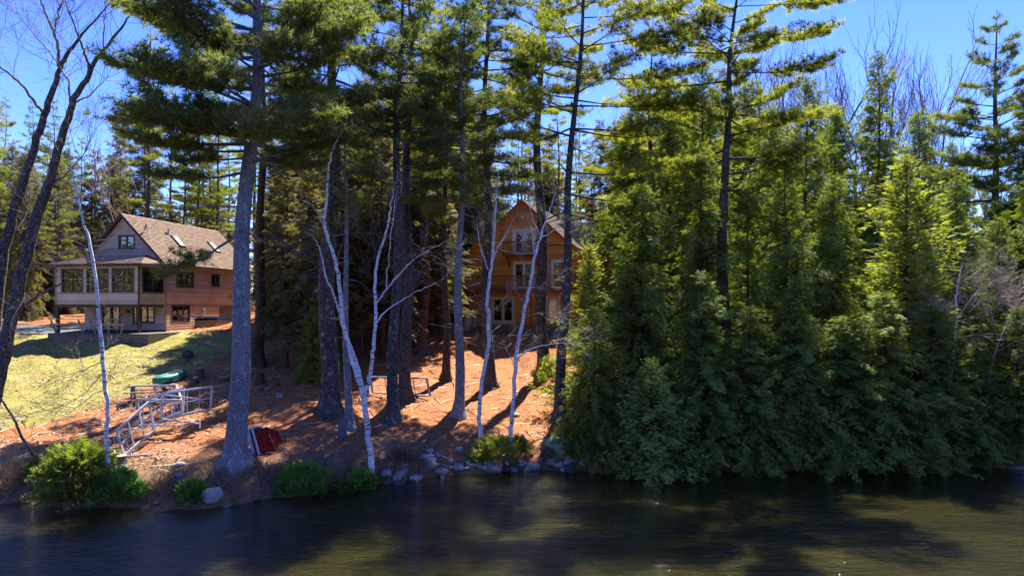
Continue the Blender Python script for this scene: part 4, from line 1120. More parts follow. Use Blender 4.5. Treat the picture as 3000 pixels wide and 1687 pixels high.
def window(house, pl, a0, a1, z0, z1, sashes, frame_m, name='window', casing=.09, depth=.05, mull=.05, rails=(), inner_m=None, curtain=None):
    f = MB(); c = casing
    pl.slab(f, a0 - c * .6, a0 + c * .4, -.09, depth, z0 - c * .4, z1 + c * .6); pl.slab(f, a1 - c * .4, a1 + c * .6, -.09, depth, z0 - c * .4, z1 + c * .6)
    pl.slab(f, a0 + c * .4, a1 - c * .4, -.09, depth - .003, z1 - c * .4, z1 + c * .6); pl.slab(f, a0 + c * .4, a1 - c * .4, -.09, depth - .003, z0 - c * .4, z0 + c * .5)
    w = f.build(name, frame_m, house)
    im = inner_m or frame_m
    i0, i1 = a0 + c * .4, a1 - c * .4; zz0, zz1 = z0 + c * .5, z1 - c * .4
    wd = (i1 - i0) / sashes
    for s in range(sashes):
        s0, s1 = i0 + s * wd, i0 + (s + 1) * wd
        fm = MB(); h = mull; d0, d1 = -.05, (.012 if s % 2 else .02)
        pl.slab(fm, s0 + .002, s0 + h, d0, d1, zz0, zz1); pl.slab(fm, s1 - h, s1 - .002, d0, d1, zz0, zz1)
        pl.slab(fm, s0 + h, s1 - h, d0, d1 - .003, zz0, zz0 + h); pl.slab(fm, s0 + h, s1 - h, d0, d1 - .003, zz1 - h, zz1)
        for rz in rails: pl.slab(fm, s0 + h, s1 - h, d0, d1 - .003, zz0 + (zz1 - zz0) * rz - .02, zz0 + (zz1 - zz0) * rz + .02)
        fm.build('sash', im, w)
        g = MB(); pl.slab(g, s0 + h, s1 - h, -.035, -.028, zz0 + h, zz1 - h); g.build('pane', M['glass'], w)
    if curtain:
        cm = MB()
        for (u0, u1, v0, v1) in curtain:
            A0, A1 = i0 + (i1 - i0) * u0, i0 + (i1 - i0) * u1; n = 8
            for k in range(n):
                x0, x1 = A0 + (A1 - A0) * k / n, A0 + (A1 - A0) * (k + 1) / n; o = -.16 - .03 * (k % 2)
                cm.hexa([pl(x0, o, zz0 + (zz1 - zz0) * v0), pl(x0, o, zz0 + (zz1 - zz0) * v1), pl(x0, o + .01, zz0 + (zz1 - zz0) * v0), pl(x0, o + .01, zz0 + (zz1 - zz0) * v1), pl(x1, -.32 - o, zz0 + (zz1 - zz0) * v0), pl(x1, -.35 - o, zz0 + (zz1 - zz0) * v1), pl(x1, -.31 - o, zz0 + (zz1 - zz0) * v0), pl(x1, -.34 - o, zz0 + (zz1 - zz0) * v1)])
        cm.build('curtain', M['curtain'], w)
    return w

def shingle_slope(parent, p00, p10, p01, p11, mat, course=.15, tab=.32, seed=0, thick=.018):
    """p00-p10 lower edge, p01-p11 upper edge; overlapping courses of tabs"""
    r = np.random.default_rng(seed)
    a, b, c, d = [np.array(p, float) for p in (p00, p10, p01, p11)]
    L = np.linalg.norm((c + d) / 2 - (a + b) / 2); n = int(L / course)
    nv = nrm(np.cross(b - a, c - a)); nv = nv if nv[2] > 0 else -nv
    V, Q, var = [], [], []
    for i in range(n):
        t0, t1 = i / n, min(1, (i + 1.12) / n)
        l0, l1 = a + (c - a) * t0, b + (d - b) * t0; u0, u1 = a + (c - a) * t1, b + (d - b) * t1
        W = np.linalg.norm(l1 - l0); k = max(1, int(W / tab)); off = .5 * (i % 2) / k
        cuts = np.clip(np.concatenate([[0], (np.arange(1, k + 1)) / k - off, [1]]), 0, 1)
        for f0, f1 in zip(cuts[:-1], cuts[1:]):
            if f1 - f0 < .01 / max(W, .1): continue
            g = .004 / max(W, .1); th = thick * r.uniform(.8, 1.4)
            f0g, f1g = f0 + g, f1 - g
            q = [l0 + (l1 - l0) * f0g + nv * .004, l0 + (l1 - l0) * f1g + nv * .004, l0 + (l1 - l0) * f1g + nv * (th + .006), l0 + (l1 - l0) * f0g + nv * (th + .006), u0 + (u1 - u0) * f1g + nv * .006, u0 + (u1 - u0) * f0g + nv * .006]
            o = len(V); V += q; v = r.uniform(0, 1); var += [v] * 6
            Q += [(o, o + 1, o + 2, o + 3), (o + 3, o + 2, o + 4, o + 5)]
    me = make_mesh('shingles', V, Q, None, var)
    return tag(ob('shingles', me, mat, parent), kind='stuff')

def slab_poly(mb, pts, t):
    """solid roof sheet under polygon pts (thickness t downwards)"""
    mb.prism(pts, (0, 0, -t))

# ---------------- tan house
def tan_house():
    H = empty('tan_house', (-29.12, 52.0, 5.2), 'tan clapboard house with brown gable roof and glazed porch above the lawn', 'house', None, R(-10))
    hw, D, ez, rz = 3.4, 11.6, 5.05, 8.8
    sl = (rz - ez) / 3.6
    front = Plane((0, 0, 0), (1, 0, 0), (0, -1, 0)); right = Plane((hw, 0, 0), (0, 1, 0), (1, 0, 0))
    left = Plane((-hw, 0, 0), (0, 1, 0), (-1, 0, 0)); back = Plane((0, D, 0), (1, 0, 0), (0, 1, 0))
    g_ext = lambda z: (-hw, hw) if z <= ez + .15 else (-max(.02, min(hw, (rz - .12 - z) / sl)), max(.02, min(hw, (rz - .12 - z) / sl)))
    fh = [(1.33, 2.5, .65, 1.9), (-1.88, -.4, .12, 2.02), (.72, 1.06, .5, 1.85), (-.46, .84, 6.19, 7.16), (-1.1, 1.1, 2.2, 4.4)]
    clad_wall(H, front, g_ext, .1, rz - .14, fh, M['tan_x'], M['brown_trim'])
    sh = [(1.29, 3.28, 3.36, 4.48), (5.70, 6.75, 3.53, 4.5), (.74, 2.81, .7, 1.95), (3.45, D + 1, -1, .75), (6.75, D + 1, .7, 1.9)]
    clad_wall(H, right, lambda z: (0.003, D), .02, ez, sh, M['tan_x'], M['brown_trim'])
    clad_wall(H, left, lambda z: (0.003, D), .02, ez, [], M['tan_x'], M['brown_trim'])
    clad_wall(H, back, g_ext, .1, rz - .14, [], M['tan_x'], M['tan_trim'], exposure=.5)
    m = MB(); m.box(hw - .2, hw - .03, 3.45, 6.75, -.6, .75); m.box(hw - .2, hw - .03, 6.752, D - .05, -.6, 1.9); m.box(-hw + .02, hw - .02, .01, .2, -.6, .1); m.box(hw - .2, hw - .02, .2, 3.448, -.6, .02)
    m.build('foundation', M['concrete'], H)
    m = MB(); m.box(-hw + .15, hw - .25, 1.6, D - .3, 0, .05); m.box(-hw + .15, hw - .25, 1.7, D - .3, 2.3, 2.42); m.box(-hw + .15, hw - .25, .15, D - .3, 4.95, 5.0); m.box(-hw + .2, hw - .3, 4.0, 4.1, .05, 4.9)
    m.build('floor', M['interior'], H)
    # windows
    bz = M['bronze_frame']
    window(H, front, 1.33, 2.5, .65, 1.9, 2, bz, curtain=[(0, .18, 0, 1)]); window(H, front, .72, 1.06, .5, 1.85, 1, M['tan_trim'], casing=.07)
    window(H, front, -.46, .84, 6.19, 7.16, 2, bz, curtain=[(.02, .48, .7, 1), (.52, .98, .7, 1)])
    window(H, right, 1.29, 3.28, 3.36, 4.48, 3, bz, curtain=[(.6, .95, 0, 1)]); window(H, right, 5.70, 6.75, 3.53, 4.5, 2, bz); window(H, right, .74, 2.81, .7, 1.95, 3, bz, curtain=[(0, .22, 0, 1), (.8, 1, 0, 1)])
    window(H, front, -1.88, -.4, .12, 2.02, 2, M['bronze_frame'], name='sliding_door')
    # corner boards
    for nm, pl, a in (('corner_board', right, 0.0), ('corner_board', right, D - .1)):
        m = MB(); pl.slab(m, a, a + .1, .036, .047, .02, ez - .25); m.build(nm, M['tan_trim'], H)
    # main roof
    ov, y0, y1 = .22, -.35, D + .3
    for sgn in (1, -1):
        e = sgn * (hw + ov); ze = rz - sl * (hw + ov)
        m = MB(); slab_poly(m, [(0, y0, rz), (0, y1, rz), (e, y1, ze), (e, y0, ze)] if sgn > 0 else [(0, y0, rz), (e, y0, ze), (e, y1, ze), (0, y1, rz)], .14)
        rf = m.build('roof', M['brown_trim'], H)
        shingle_slope(rf, (e, y0, ze), (e, y1, ze), (0, y0, rz), (0, y1, rz), M['shingle'], seed=5 + sgn)
        for yy in (y0 - .03, y1):   # barge boards
            m = MB(); m.hexa([(0, yy, rz - .24), (0, yy, rz + .03), (0, yy + .03, rz - .24), (0, yy + .03, rz + .03), (e * 1.01, yy, ze - .24), (e * 1.01, yy, ze + .03), (e * 1.01, yy + .03, ze - .24), (e * 1.01, yy + .03, ze + .03)]); m.build('barge_board', M['brown_trim'], H)
        m = MB(); m.box(e - .02 * sgn, e + .09 * sgn, y0, y1, ze - .17, ze - .03); m.build('gutter', M['brown_trim'], H)
        if sgn > 0:
            for (s, f0, f1, w) in ((3.5, .34, .58, .75), (8.2, .36, .6, .75)):
                n = Vector((sl, 0, 1)).normalized()
                pp = lambda y, f, o: Vector((e * f, y, rz + (ze - rz) * f)) + n * o
                k = MB(); fw = .07; df = .025
                P = lambda y_0, y_1, g0, g1, o0, o1: [pp(y_0, g0, o0), pp(y_0, g0, o1), pp(y_0, g1, o0), pp(y_0, g1, o1), pp(y_1, g0, o0), pp(y_1, g0, o1), pp(y_1, g1, o0), pp(y_1, g1, o1)]
                k.hexa(P(s, s + fw, f0, f1, .01, .13)); k.hexa(P(s + w - fw, s + w, f0, f1, .01, .13)); k.hexa(P(s + fw, s + w - fw, f0, f0 + df, .01, .127)); k.hexa(P(s + fw, s + w - fw, f1 - df, f1, .01, .127))
                sk = k.build('skylight', M['brown_trim'], H)
                k = MB(); k.hexa(P(s + fw, s + w - fw, f0 + df, f1 - df, .05, .10)); k.build('pane', M['sky_glass'], sk)
    m = MB(); m.cyl((1.15, 3.4, rz - sl * 1.15 - .1), (1.15, 3.4, rz - sl * 1.15 + .35), .09, .09, 10); m.cyl((1.15, 3.4, rz - sl * 1.15 + .351), (1.15, 3.4, rz - sl * 1.15 + .42), .13, .13, 10); m.build('vent_pipe', M['plastic_white'], H)
    # satellite dish on the barge board
    m = MB(); base = Vector((1.85, .25, rz - sl * 1.85)); m.cyl(base, base + Vector((-.05, 0, .35)), .025, .025, 6); m.cyl(base + Vector((-.05, 0, .35)), base + Vector((-.25, .05, .9)), .022, .022, 6); m.cyl(base + Vector((-.25, .05, .85)), base + Vector((.75, .1, 1.0)), .016, .016, 6)
    sd = m.build('dish_mast', M['metal'], H)
    m = MB(); c = base + Vector((-.3, .05, 1.0)); ax = Vector((-.8, -.5, .35)).normalized(); s = ax.orthogonal().normalized(); t = ax.cross(s)
    V, F = [c - ax * .08], []
    for rr, dp in ((.12, -.07), (.24, -.035), (.33, .02)):
        for k in range(14): an = 2 * math.pi * k / 14; V.append(c + s * rr * math.cos(an) + t * rr * math.sin(an) * 1.15 + ax * dp)
    for k in range(14): F.append((0, 1 + k, 1 + (k + 1) % 14))
    for j in range(2):
        for k in range(14): F.append((1 + j * 14 + k, 1 + (j + 1) * 14 + k, 1 + (j + 1) * 14 + (k + 1) % 14, 1 + j * 14 + (k + 1) % 14))
    m.V += [tuple(v) for v in V]; m.F += F; m.build('dish', M['metal'], sd)
    # porch
    pd, pz0, pz1 = 2.7, 2.0, 4.85
    pf = Plane((0, -pd, 0), (1, 0, 0), (0, -1, 0)); pr = Plane((hw, -pd, 0), (0, 1, 0), (1, 0, 0)); plf = Plane((-hw, -pd, 0), (0, 1, 0), (-1, 0, 0))
    ph = [(-2.85, -1.17, 2.87, 4.52), (-.8, .9, 2.87, 4.52), (1.25, 2.94, 2.87, 4.52)]
    clad_wall(H, pf, lambda z: (-hw, hw), pz0, pz1, ph, M['tan_x'], M['brown_trim'])
    clad_wall(H, pr, lambda z: (.003, pd), pz0, pz1, [(.28, 2.45, 2.87, 4.52)], M['tan_x'], M['brown_trim'])
    clad_wall(H, plf, lambda z: (.003, pd), pz0, pz1, [(.28, 2.45, 2.87, 4.52)], M['tan_x'], M['brown_trim'])
    for h in ph: window(H, pf, *h, 2, bz, mull=.045, curtain=[(0, .06, 0, 1)])
    window(H, pr, .28, 2.45, 2.87, 4.52, 2, bz); window(H, plf, .28, 2.45, 2.87, 4.52, 2, bz)
    for x in (-hw, hw - .1):
        m = MB(); pf.slab(m, x, x + .1, .036, .048, pz0, pz1 - .02); m.build('corner_board', M['tan_trim'], H)
    m = MB(); m.box(-hw + .02, hw - .02, -pd + .02, -.14, pz0 - .2, pz0 - .002); m.build('porch_floor', M['brown_trim'], H)
    m = MB(); m.box(-hw + .14, hw - .14, -pd + .14, -.15, pz1 - .05, pz1); m.build('porch_ceiling', M['interior'], H)
    # hip porch roof
    o = .38; ze, zt = pz1 + .02, 5.72
    A, B = (-hw - o, -pd - o, ze), (hw + o, -pd - o, ze); C, E = (hw + o, -.005, ze + .1), (-hw - o, -.005, ze + .1); T0, T1 = (-hw + .9, -.02, zt), (hw - 1.6, -.02, zt)
    m = MB()
    for tri in ([A, B, T1, T0], [B, C, T1], [E, A, T0]): slab_poly(m, tri, .12)
    rf = m.build('porch_roof', M['brown_trim'], H)
    shingle_slope(rf, A, B, T0, T1, M['shingle'], seed=21); shingle_slope(rf, B, C, T1, (T1[0] + .02, T1[1], T1[2]), M['shingle'], seed=22); shingle_slope(rf, E, A, T0, (T0[0] + .02, T0[1], T0[2]), M['shingle'], seed=23)
    m = MB(); m.box(-hw - o, hw + o, -pd - o - .04, -pd - o + .01, ze - .2, ze + .02); m.build('fascia', M['brown_trim'], H)
    m = MB(); m.box(hw + o - .01, hw + o + .04, -pd - o + .012, -.02, ze - .2, ze + .02); m.build('fascia', M['brown_trim'], H)
    m = MB(); m.box(-hw + .02, hw - .02, -pd - o + .03, -pd - .05, ze - .16, ze - .12); m.build('soffit', M['brown_trim'], H)
    for x in (-hw + .1, 3.28):
        m = MB(); m.box(x - .08, x + .08, -pd + .05, -pd + .21, -.5, pz0 - .2); m.build('post', M['brown_trim'], H)
    m = MB(); m.box(hw - .06, hw + .02, -pd - .1, -pd - .02, -.2, ze - .2); m.build('downspout', M['brown_trim'], H)
    # terrace, raised deck seat rail, lattice
    m = MB(); m.box(-2.9, hw + 1.6, -pd - 1.2, -.02, -.75, -.02); m.build('terrace_deck', M['dark_wood'], H)
    m = MB()
    for k in range(46):
        x = -2.6 + k * .13
        m.bar((x, -pd - 1.24, -.72), (x + .45, -pd - 1.24, -.15), .032, .012, (0, 1, 0)); m.bar((x + .45, -pd - 1.255, -.72), (x, -pd - 1.255, -.15), .032, .012, (0, 1, 0))
    tag(m.build('lattice_skirt', M['grey_wood'], H), kind='stuff')
    yb = -pd - 1.0
    for x0 in (-2.4, -.2, .75, 1.75, 2.75):
        m = MB(); sw = -.35 if x0 < 1 else .35
        m.bar((x0 + (0 if x0 > 1 else 0), yb, -.02), (x0 + sw * .9, yb - .15, .92), .09, .09, (0, 1, 0)); m.build('rail_post', M['grey_wood'], H)
    for (z, d, h) in ((.95, .28, .05), (.55, .05, .12)):
        m = MB(); m.box(-2.8, 3.2, yb - .15 - d / 2, yb - .15 + d / 2, z, z + h); m.build('rail', M['grey_wood'], H)
    m = MB(); m.box(-2.6, 2.6, yb - .1, yb + .35, .30, .36); m.build('bench_seat', M['grey_wood'], H)
    # lamps and meter box
    for x in (-2.35, .35):
        m = MB(); m.box(x - .07, x + .07, -.13, -.025, 1.35, 1.62); m.build('wall_lamp', M['bronze_frame'], H)
    m = MB(); right.slab(m, 4.35, 4.62, .036, .16, 1.3, 1.72); m.cyl(right(4.48, .16, 1.56), right(4.48, .26, 1.56), .11, .1, 12); m.build('meter_box', M['block'], H)
k = NT('skylight_glass'); M['sky_glass'] = k.finish((.55, .6, .68), .12, None, .8)
tan_house()

# ---------------- orange house
def orange_house():
    H = empty('orange_house', (.87, 54.5, 5.05), 'orange-stained timber house with balcony and deck behind the pines', 'house', None, R(-18))
    hw, D, rz = 4.75, 9.0, 10.4
    prof = [(0, rz), (3.4, 7.3), (4.6, 6.42), (5.2, 6.15)]
    def halfw(z): return float(np.interp(rz - .15 - z, [rz - .15 - p[1] for p in [(p[0], p[1] - .15) for p in prof]], [p[0] for p in prof]))
    front = Plane((0, 0, 0), (1, 0, 0), (0, -1, 0)); right = Plane((hw, 0, 0), (0, 1, 0), (1, 0, 0)); left = Plane((-hw, 0, 0), (0, 1, 0), (-1, 0, 0)); back = Plane((0, D, 0), (1, 0, 0), (0, 1, 0))
    ext = lambda z: (-min(hw, max(.02, halfw(z))), min(hw, max(.02, halfw(z))))
    fh = [(-.8, .98, 6.1, 8.05), (-.75, .9, 3.48, 5.5), (2.38, 3.45, 3.5, 5.55), (-2.58, -.75, .72, 2.75), (1.95, 2.9, .72, 2.8)]
    clad_wall(H, front, ext, .4, rz - .17, fh, M['orange_x'], M['brown_trim'], .2)
    rh = [(1.6, 2.3, 3.9, 5.5), (3.9, 4.6, 3.9, 5.5), (2.0, 3.0, 1.2, 2.6)]
    clad_wall(H, right, lambda z: (.003, D), .02, 6.2, rh, M['orange_x'], M['brown_trim'], .2)
    clad_wall(H, left, lambda z: (.003, D), .02, 6.2, [], M['orange_x'], M['brown_trim'], .2); clad_wall(H, back, ext, .4, rz - .17, [], M['orange_x'], M['orange_z'], .5)
    m = MB(); m.box(-hw + .02, hw - .02, .01, .2, -.8, .4); m.build('foundation', M['block'], H)
    m = MB(); m.box(-hw + .2, hw - .2, .3, D - .3, .5, .55); m.box(-hw + .2, hw - .2, .2, D - .3, 3.2, 3.35); m.box(-hw + .2, hw - .2, .2, D - .3, 5.75, 5.85); m.box(-hw + .2, hw - .2, 4, 4.1, .55, 5.7); m.build('floor', M['interior'], H)
    wp = M['white_paint']
    window(H, front, -.8, .98, 6.1, 8.05, 2, wp, name='french_door', casing=.14, mull=.17, inner_m=wp)
    window(H, front, -.75, .9, 3.48, 5.5, 2, wp, name='french_door', casing=.12, mull=.1)
    window(H, front, 2.38, 3.45, 3.5, 5.55, 1, wp, casing=.12, mull=.08, rails=(.5,))
    window(H, front, -2.58, -.75, .72, 2.75, 2, M['cream_frame'], name='sliding_door', casing=.16, mull=.12); window(H, front, 1.95, 2.9, .72, 2.8, 1, M['cream_frame'], name='glass_door', casing=.12, mull=.1)
    for h in rh: window(H, right, *h, 1, M['cream_frame'], casing=.1)
    for x in (-hw, hw - .14):
        m = MB(); front.slab(m, x, x + .14, .036, .056, .4, 5.9); m.build('corner_board', M['orange_z'], H)
    # bell-cast roof in strips
    y0, y1 = -.45, D + .4
    for sgn in (1, -1):
        for j in range(3):
            (xa, za), (xb, zb) = prof[j], prof[j + 1]
            P = [(sgn * xa, y0, za), (sgn * xa, y1, za), (sgn * xb, y1, zb), (sgn * xb, y0, zb)]
            if sgn < 0: P = P[::-1]
            m = MB(); slab_poly(m, P, .16); rf = m.build('roof', M['orange_z'], H)
            shingle_slope(rf, (sgn * xb, y0, zb), (sgn * xb, y1, zb), (sgn * xa, y0, za), (sgn * xa, y1, za), M['shingle_grey'], course=.16, seed=50 + j + (sgn > 0) * 3)
            m = MB(); yy = y0 - .035
            m.hexa([(sgn * xa, yy, za - .27), (sgn * xa, yy, za + .02), (sgn * xa, yy + .035, za - .27), (sgn * xa, yy + .035, za + .02), (sgn * xb, yy, zb - .27), (sgn * xb, yy, zb + .02), (sgn * xb, yy + .035, zb - .27), (sgn * xb, yy + .035, zb + .02)]); m.build('barge_board', M['orange_z'], H)
    # gabled dormer on the right slope
    dy0, dy1, dz, dp, dx = 3.6, 7.0, 6.6, 9.1, 4.3
    dpl = Plane((dx, 0, 0), (0, 1, 0), (1, 0, 0)); mid = (dy0 + dy1) / 2; hwid = (dy1 - dy0) / 2
    dext = lambda z: (mid - max(.02, hwid * min(1, (dp - .1 - z) / 2.0)), mid + max(.02, hwid * min(1, (dp - .1 - z) / 2.0)))
    clad_wall(H, dpl, dext, dz, dp - .12, [(mid - .35, mid + .35, 7.1, 8.1)], M['brown_trim'], M['brown_trim'], .2, name='dormer_wall', board='board')
    window(H, dpl, mid - .35, mid + .35, 7.1, 8.1, 1, wp, casing=.08)
    for sgn in (-1, 1):
        pe = (dx + .3, mid + sgn * (hwid + .25), 6.75); pr = (dx + .3, mid, dp); qr = (1.3, mid, dp); qe = (3.9, mid + sgn * (hwid + .25), 6.75)
        m = MB(); slab_poly(m, [pe, pr, qr, qe] if sgn < 0 else [pe, qe, qr, pr], .12); rf = m.build('dormer_roof', M['brown_trim'], H)
        shingle_slope(rf, qe, pe, qr, pr, M['shingle_grey'], seed=70 + sgn)
    # balcony
    m = MB(); m.box(-1.35, 1.45, -1.0, -.06, 5.92, 6.04); bal = m.build('balcony', M['deck_red'], H)
    m = MB(); m.box(-1.35, 1.45, -1.04, -.96, 6.98, 7.05); m.box(-1.35, 1.45, -1.02, -.98, 6.16, 6.21); m.box(-1.35, -1.28, -.96, -.03, 6.98, 7.05); m.box(1.38, 1.45, -.96, -.03, 6.98, 7.05); m.build('rail', M['deck_red'], bal)
    bme = MB().box(-.018, .018, -.018, .018, 0, .77).mesh('baluster'); bme.materials.append(M['deck_tan'])
    for k in range(21): ob('baluster', bme, None, bal, (-1.25 + k * .13, -1.0, 6.212))
    for x in (-1.31, 1.41): MB().box(x - .045, x + .045, -1.045, -.955, 5.9, 7.08).build('rail_post', M['deck_red'], bal)
    for x in (-1.1, 1.2): MB().bar((x, -.9, 5.9), (x, -.02, 5.1), .08, .08).build('brace', M['deck_red'], bal)
    # deck with rail along the first floor
    dxa, dxb, dyf = -6.0, hw + .05, -2.1
    dk = MB().box(dxa, dxb, dyf, -.06, 3.12, 3.36).build('deck', M['deck_red'], H)
    n = 14
    for k in range(n):
        a = dyf + .01 + k * (2.03 / n); MB().box(dxa, dxb, a, a + .135, 3.362, 3.39).build('deck_board', M['deck_red'], dk)
    MB().box(dxa, dxb, dyf - .06, dyf + .06, 4.30, 4.36).build('rail', M['deck_red'], dk); MB().box(dxa, dxb, dyf - .03, dyf + .03, 3.5, 3.56).build('rail', M['deck_red'], dk)
    bme = MB().box(-.02, .02, -.02, .02, 0, .74).mesh('baluster'); bme.materials.append(M['deck_tan'])
    for k in range(int((dxb - dxa - .2) / .135)): ob('baluster', bme, None, dk, (dxa + .15 + k * .135, dyf, 3.56))
    MB().box(dxb - .06, dxb, dyf + .062, -.08, 4.30, 4.36).build('rail', M['deck_red'], dk)
    for k in range(13): ob('baluster', bme, None, dk, (dxb - .03, dyf + .18 + k * .14, 3.4))
    for x in (dxa + .06, -3.9, -2.0, .2, 2.2, dxb - .07): MB().box(x - .055, x + .055, dyf - .055, dyf + .055, 3.0, 4.42).build('rail_post', M['deck_red'], dk)
    for x in (dxa + .1, -3.1, 1.2, dxb - .2): MB().box(x - .07, x + .07, dyf + .1, dyf + .24, -.4, 3.11).build('post', M['orange_z'], dk)
    # ground-level timber terrace
    tr = MB().box(-3.4, hw + .3, -2.7, -.03, -.6, .46).build('terrace', M['dark_wood'], H)
    for k in range(4): MB().box(-3.42, hw + .32, -2.74, -2.702, -.42 + k * .22, -.22 + k * .22).build('terrace_plank', M['dark_wood'], tr)
    for k in range(8): MB().box(-5.2 + (k % 4) * .42, -4.8 + (k % 4) * .42, -1.2, -1.0, .1 + .42 * (k // 4) * .48, .29 + .42 * (k // 4) * .48).build('concrete_block', M['block'], tr)
    # stairs on the left
    st = MB()
    for y in (-1.7, -.6): st.bar((-6.0, y, 3.2), (-9.2, y, -.25), .06, .26)
    s = st.build('stair_stringer', M['deck_red'], H)
    for k in range(14): MB().box(-6.1 - k * .225 - .27, -6.1 - k * .225, -1.66, -.64, 3.05 - k * .243, 3.09 - k * .243).build('stair_tread', M['deck_red'], s)
    for y in (-1.73, -.57): MB().bar((-6.0, y, 4.3), (-9.2, y, .85), .05, .12).build('handrail', M['pale_wood'], s)
    for k in range(20):
        for y in (-1.72, -.58): MB().box(-6.1 - k * .158 - .03, -6.1 - k * .158, y - .015, y + .015, 3.25 - k * .17, 4.18 - k * .17).build('baluster', M['deck_red'], s)
    for y in (-1.73, -.57): MB().box(-9.2, -9.1, y - .05, y + .05, -.5, 1.0).build('rail_post', M['pale_wood'], s)
    MB().cyl((0, -.16, 9.0), (0, -.06, 9.0), .09, .07, 8).build('wall_lamp', M['cream_frame'], H)
orange_house()
# ------------------------------------------------------------------ stones
def rock_mesh(nm, seed, sub=3, flat=.75, amp=.32, box=0.0):
    import bmesh
    bm = bmesh.new(); bmesh.ops.create_icosphere(bm, subdivisions=sub, radius=.5)
    for v in bm.verts:
        n = v.co.normalized(); o = Vector((seed * 7.3, seed * 3.1, seed))
        k = 1 + amp * mnoise.noise(n * 1.6 + o) + amp * .4 * mnoise.noise(n * 4 + o)
        v.co = n * .5 * k
        if box: v.co = Vector([math.copysign(min(abs(c), .5 * (1 - box * .35)), c) for c in v.co])
        v.co.z *= flat
    me = bpy.data.meshes.new(nm); bm.to_mesh(me); bm.free()
    for p in me.polygons: p.use_smooth = True
    return me
ROCKS = [rock_mesh('stone', i, 3 if i >= 4 else 2, .6 + .08 * (i % 4), .42, .3 * (i % 2)) for i in range(6)]
def stone(px, py, wpx, mat, label, group=None, k=0, hf=1.0, sink=.3, name='stone', Y=None, rz=None):
    b = on_ground(px, py) if Y is None else at(px, py, Y)
    w = wpx / FPX * b.y
    me = ROCKS[k % 6]
    o = bpy.data.objects.new(name, me); COL.objects.link(o)
    if len(me.materials) == 0: me.materials.append(M['stone'])
    o.location = b + Vector((0, .2 * w, w * .35 * hf * (1 - sink)))
    o.rotation_euler = (0, 0, (k * 2.1) if rz is None else rz); o.scale = (w, w * .9, w * hf)
    if mat != 'stone': o.material_slots[0].link = 'OBJECT'; o.material_slots[0].material = M[mat]
    return tag(o, label, 'stone', group)
stone(615, 1478, 62, 'stone_pale', 'round pale boulder standing in the water below the big pine', None, 5, 1.15, .1, 'boulder')
stone(524, 1402, 26, 'stone_pale', 'upright grey stone on the grassy bank above the round boulder', None, 1, 1.3, .3)
stone(522, 1368, 40, 'stone_pale', 'flat pale stone lying on the bank near the big pine', None, 2, .5, .3)
stone(546, 1050, 34, 'stone_dark', 'dark three-cornered rock on the edge of the lawn', None, 3, 1.1, .2)
stone(1634, 1345, 100, 'moss_rock', 'huge mossy boulder at the waterside beneath the low hemlock', None, 4, 1.15, .15, 'boulder')
stone(1404, 1408, 62, 'stone', 'low flat stone just breaking the lake surface', None, 2, .4, .55)
stone(730, 1500, 70, 'stone_dark', 'dark stone awash in the lake off the grassy bank', None, 0, .35, .7); stone(1165, 1417, 44, 'stone_dark', 'dark wet stone beside the driftwood at the water edge', None, 1, .8, .2)
stone(1510, 1220, 30, 'moss_rock', 'small mossy stone on the needle slope between the birches', None, 3, .5, .4)
stone(1260, 1218, 10, 'stone_pale', 'tiny white stone on the shaded needle floor', None, 1, .6, .2)
for i, (px, py) in enumerate([(1260, 1330), (1345, 1325)]): stone(px, py, 24, 'stone_pale', 'pale lichen-topped stone standing above the rock edge', 'lichened stones above the rock edge', i, 1.2, .25)
rs = np.random.default_rng(808); n = 0
for i in range(95):
    px = rs.uniform(1130, 1720); base = np.interp(px, [1130, 1250, 1400, 1520, 1720], [1412, 1402, 1388, 1382, 1386])
    py = base - abs(rs.normal()) * 26 if px < 1420 or px > 1480 else base - rs.uniform(0, 12)
    if px < 1280: py = base - rs.uniform(-2, 60)
    w = rs.uniform(12, 40) * (1.25 if py > base - 15 else .9)
    stone(px, py, w, ['stone', 'stone', 'stone_dark', 'stone_pale', 'moss_rock'][rs.integers(5)], 'rounded shoreline stone in the rocky edge under the birches', 'stones of the rocky shore edge', i, rs.uniform(.6, 1.0), .25)
for i in range(26):
    px = rs.uniform(20, 1080) if i < 16 else rs.uniform(1900, 2990)
    base = np.interp(px, [0, 300, 640, 800, 990, 1100, 1900, 2990], [1476, 1490, 1490, 1456, 1436, 1416, 1384, 1368])
    stone(px, base + rs.uniform(-12, 3), rs.uniform(10, 26), ['stone', 'stone_dark', 'stone_dark'][rs.integers(3)], 'small wet stone at the foot of the earth bank', 'small stones at the waterline', i, .6, .35)
stone(2985, 1372, 60, 'stone', 'grey stone at the waterline under the last hemlock', None, 3, .6, .3)
def rocks_pile():
    r = np.random.default_rng(33)
    for i in range(16):
        stone(rs.uniform(725, 835), rs.uniform(1128, 1172), r.uniform(9, 26), ['stone', 'stone_dark', 'stone_pale'][i % 3], 'small stone in the old fire-pit heap behind the big pine', 'stones of the fire-pit heap', i, .7, .2)
rocks_pile()

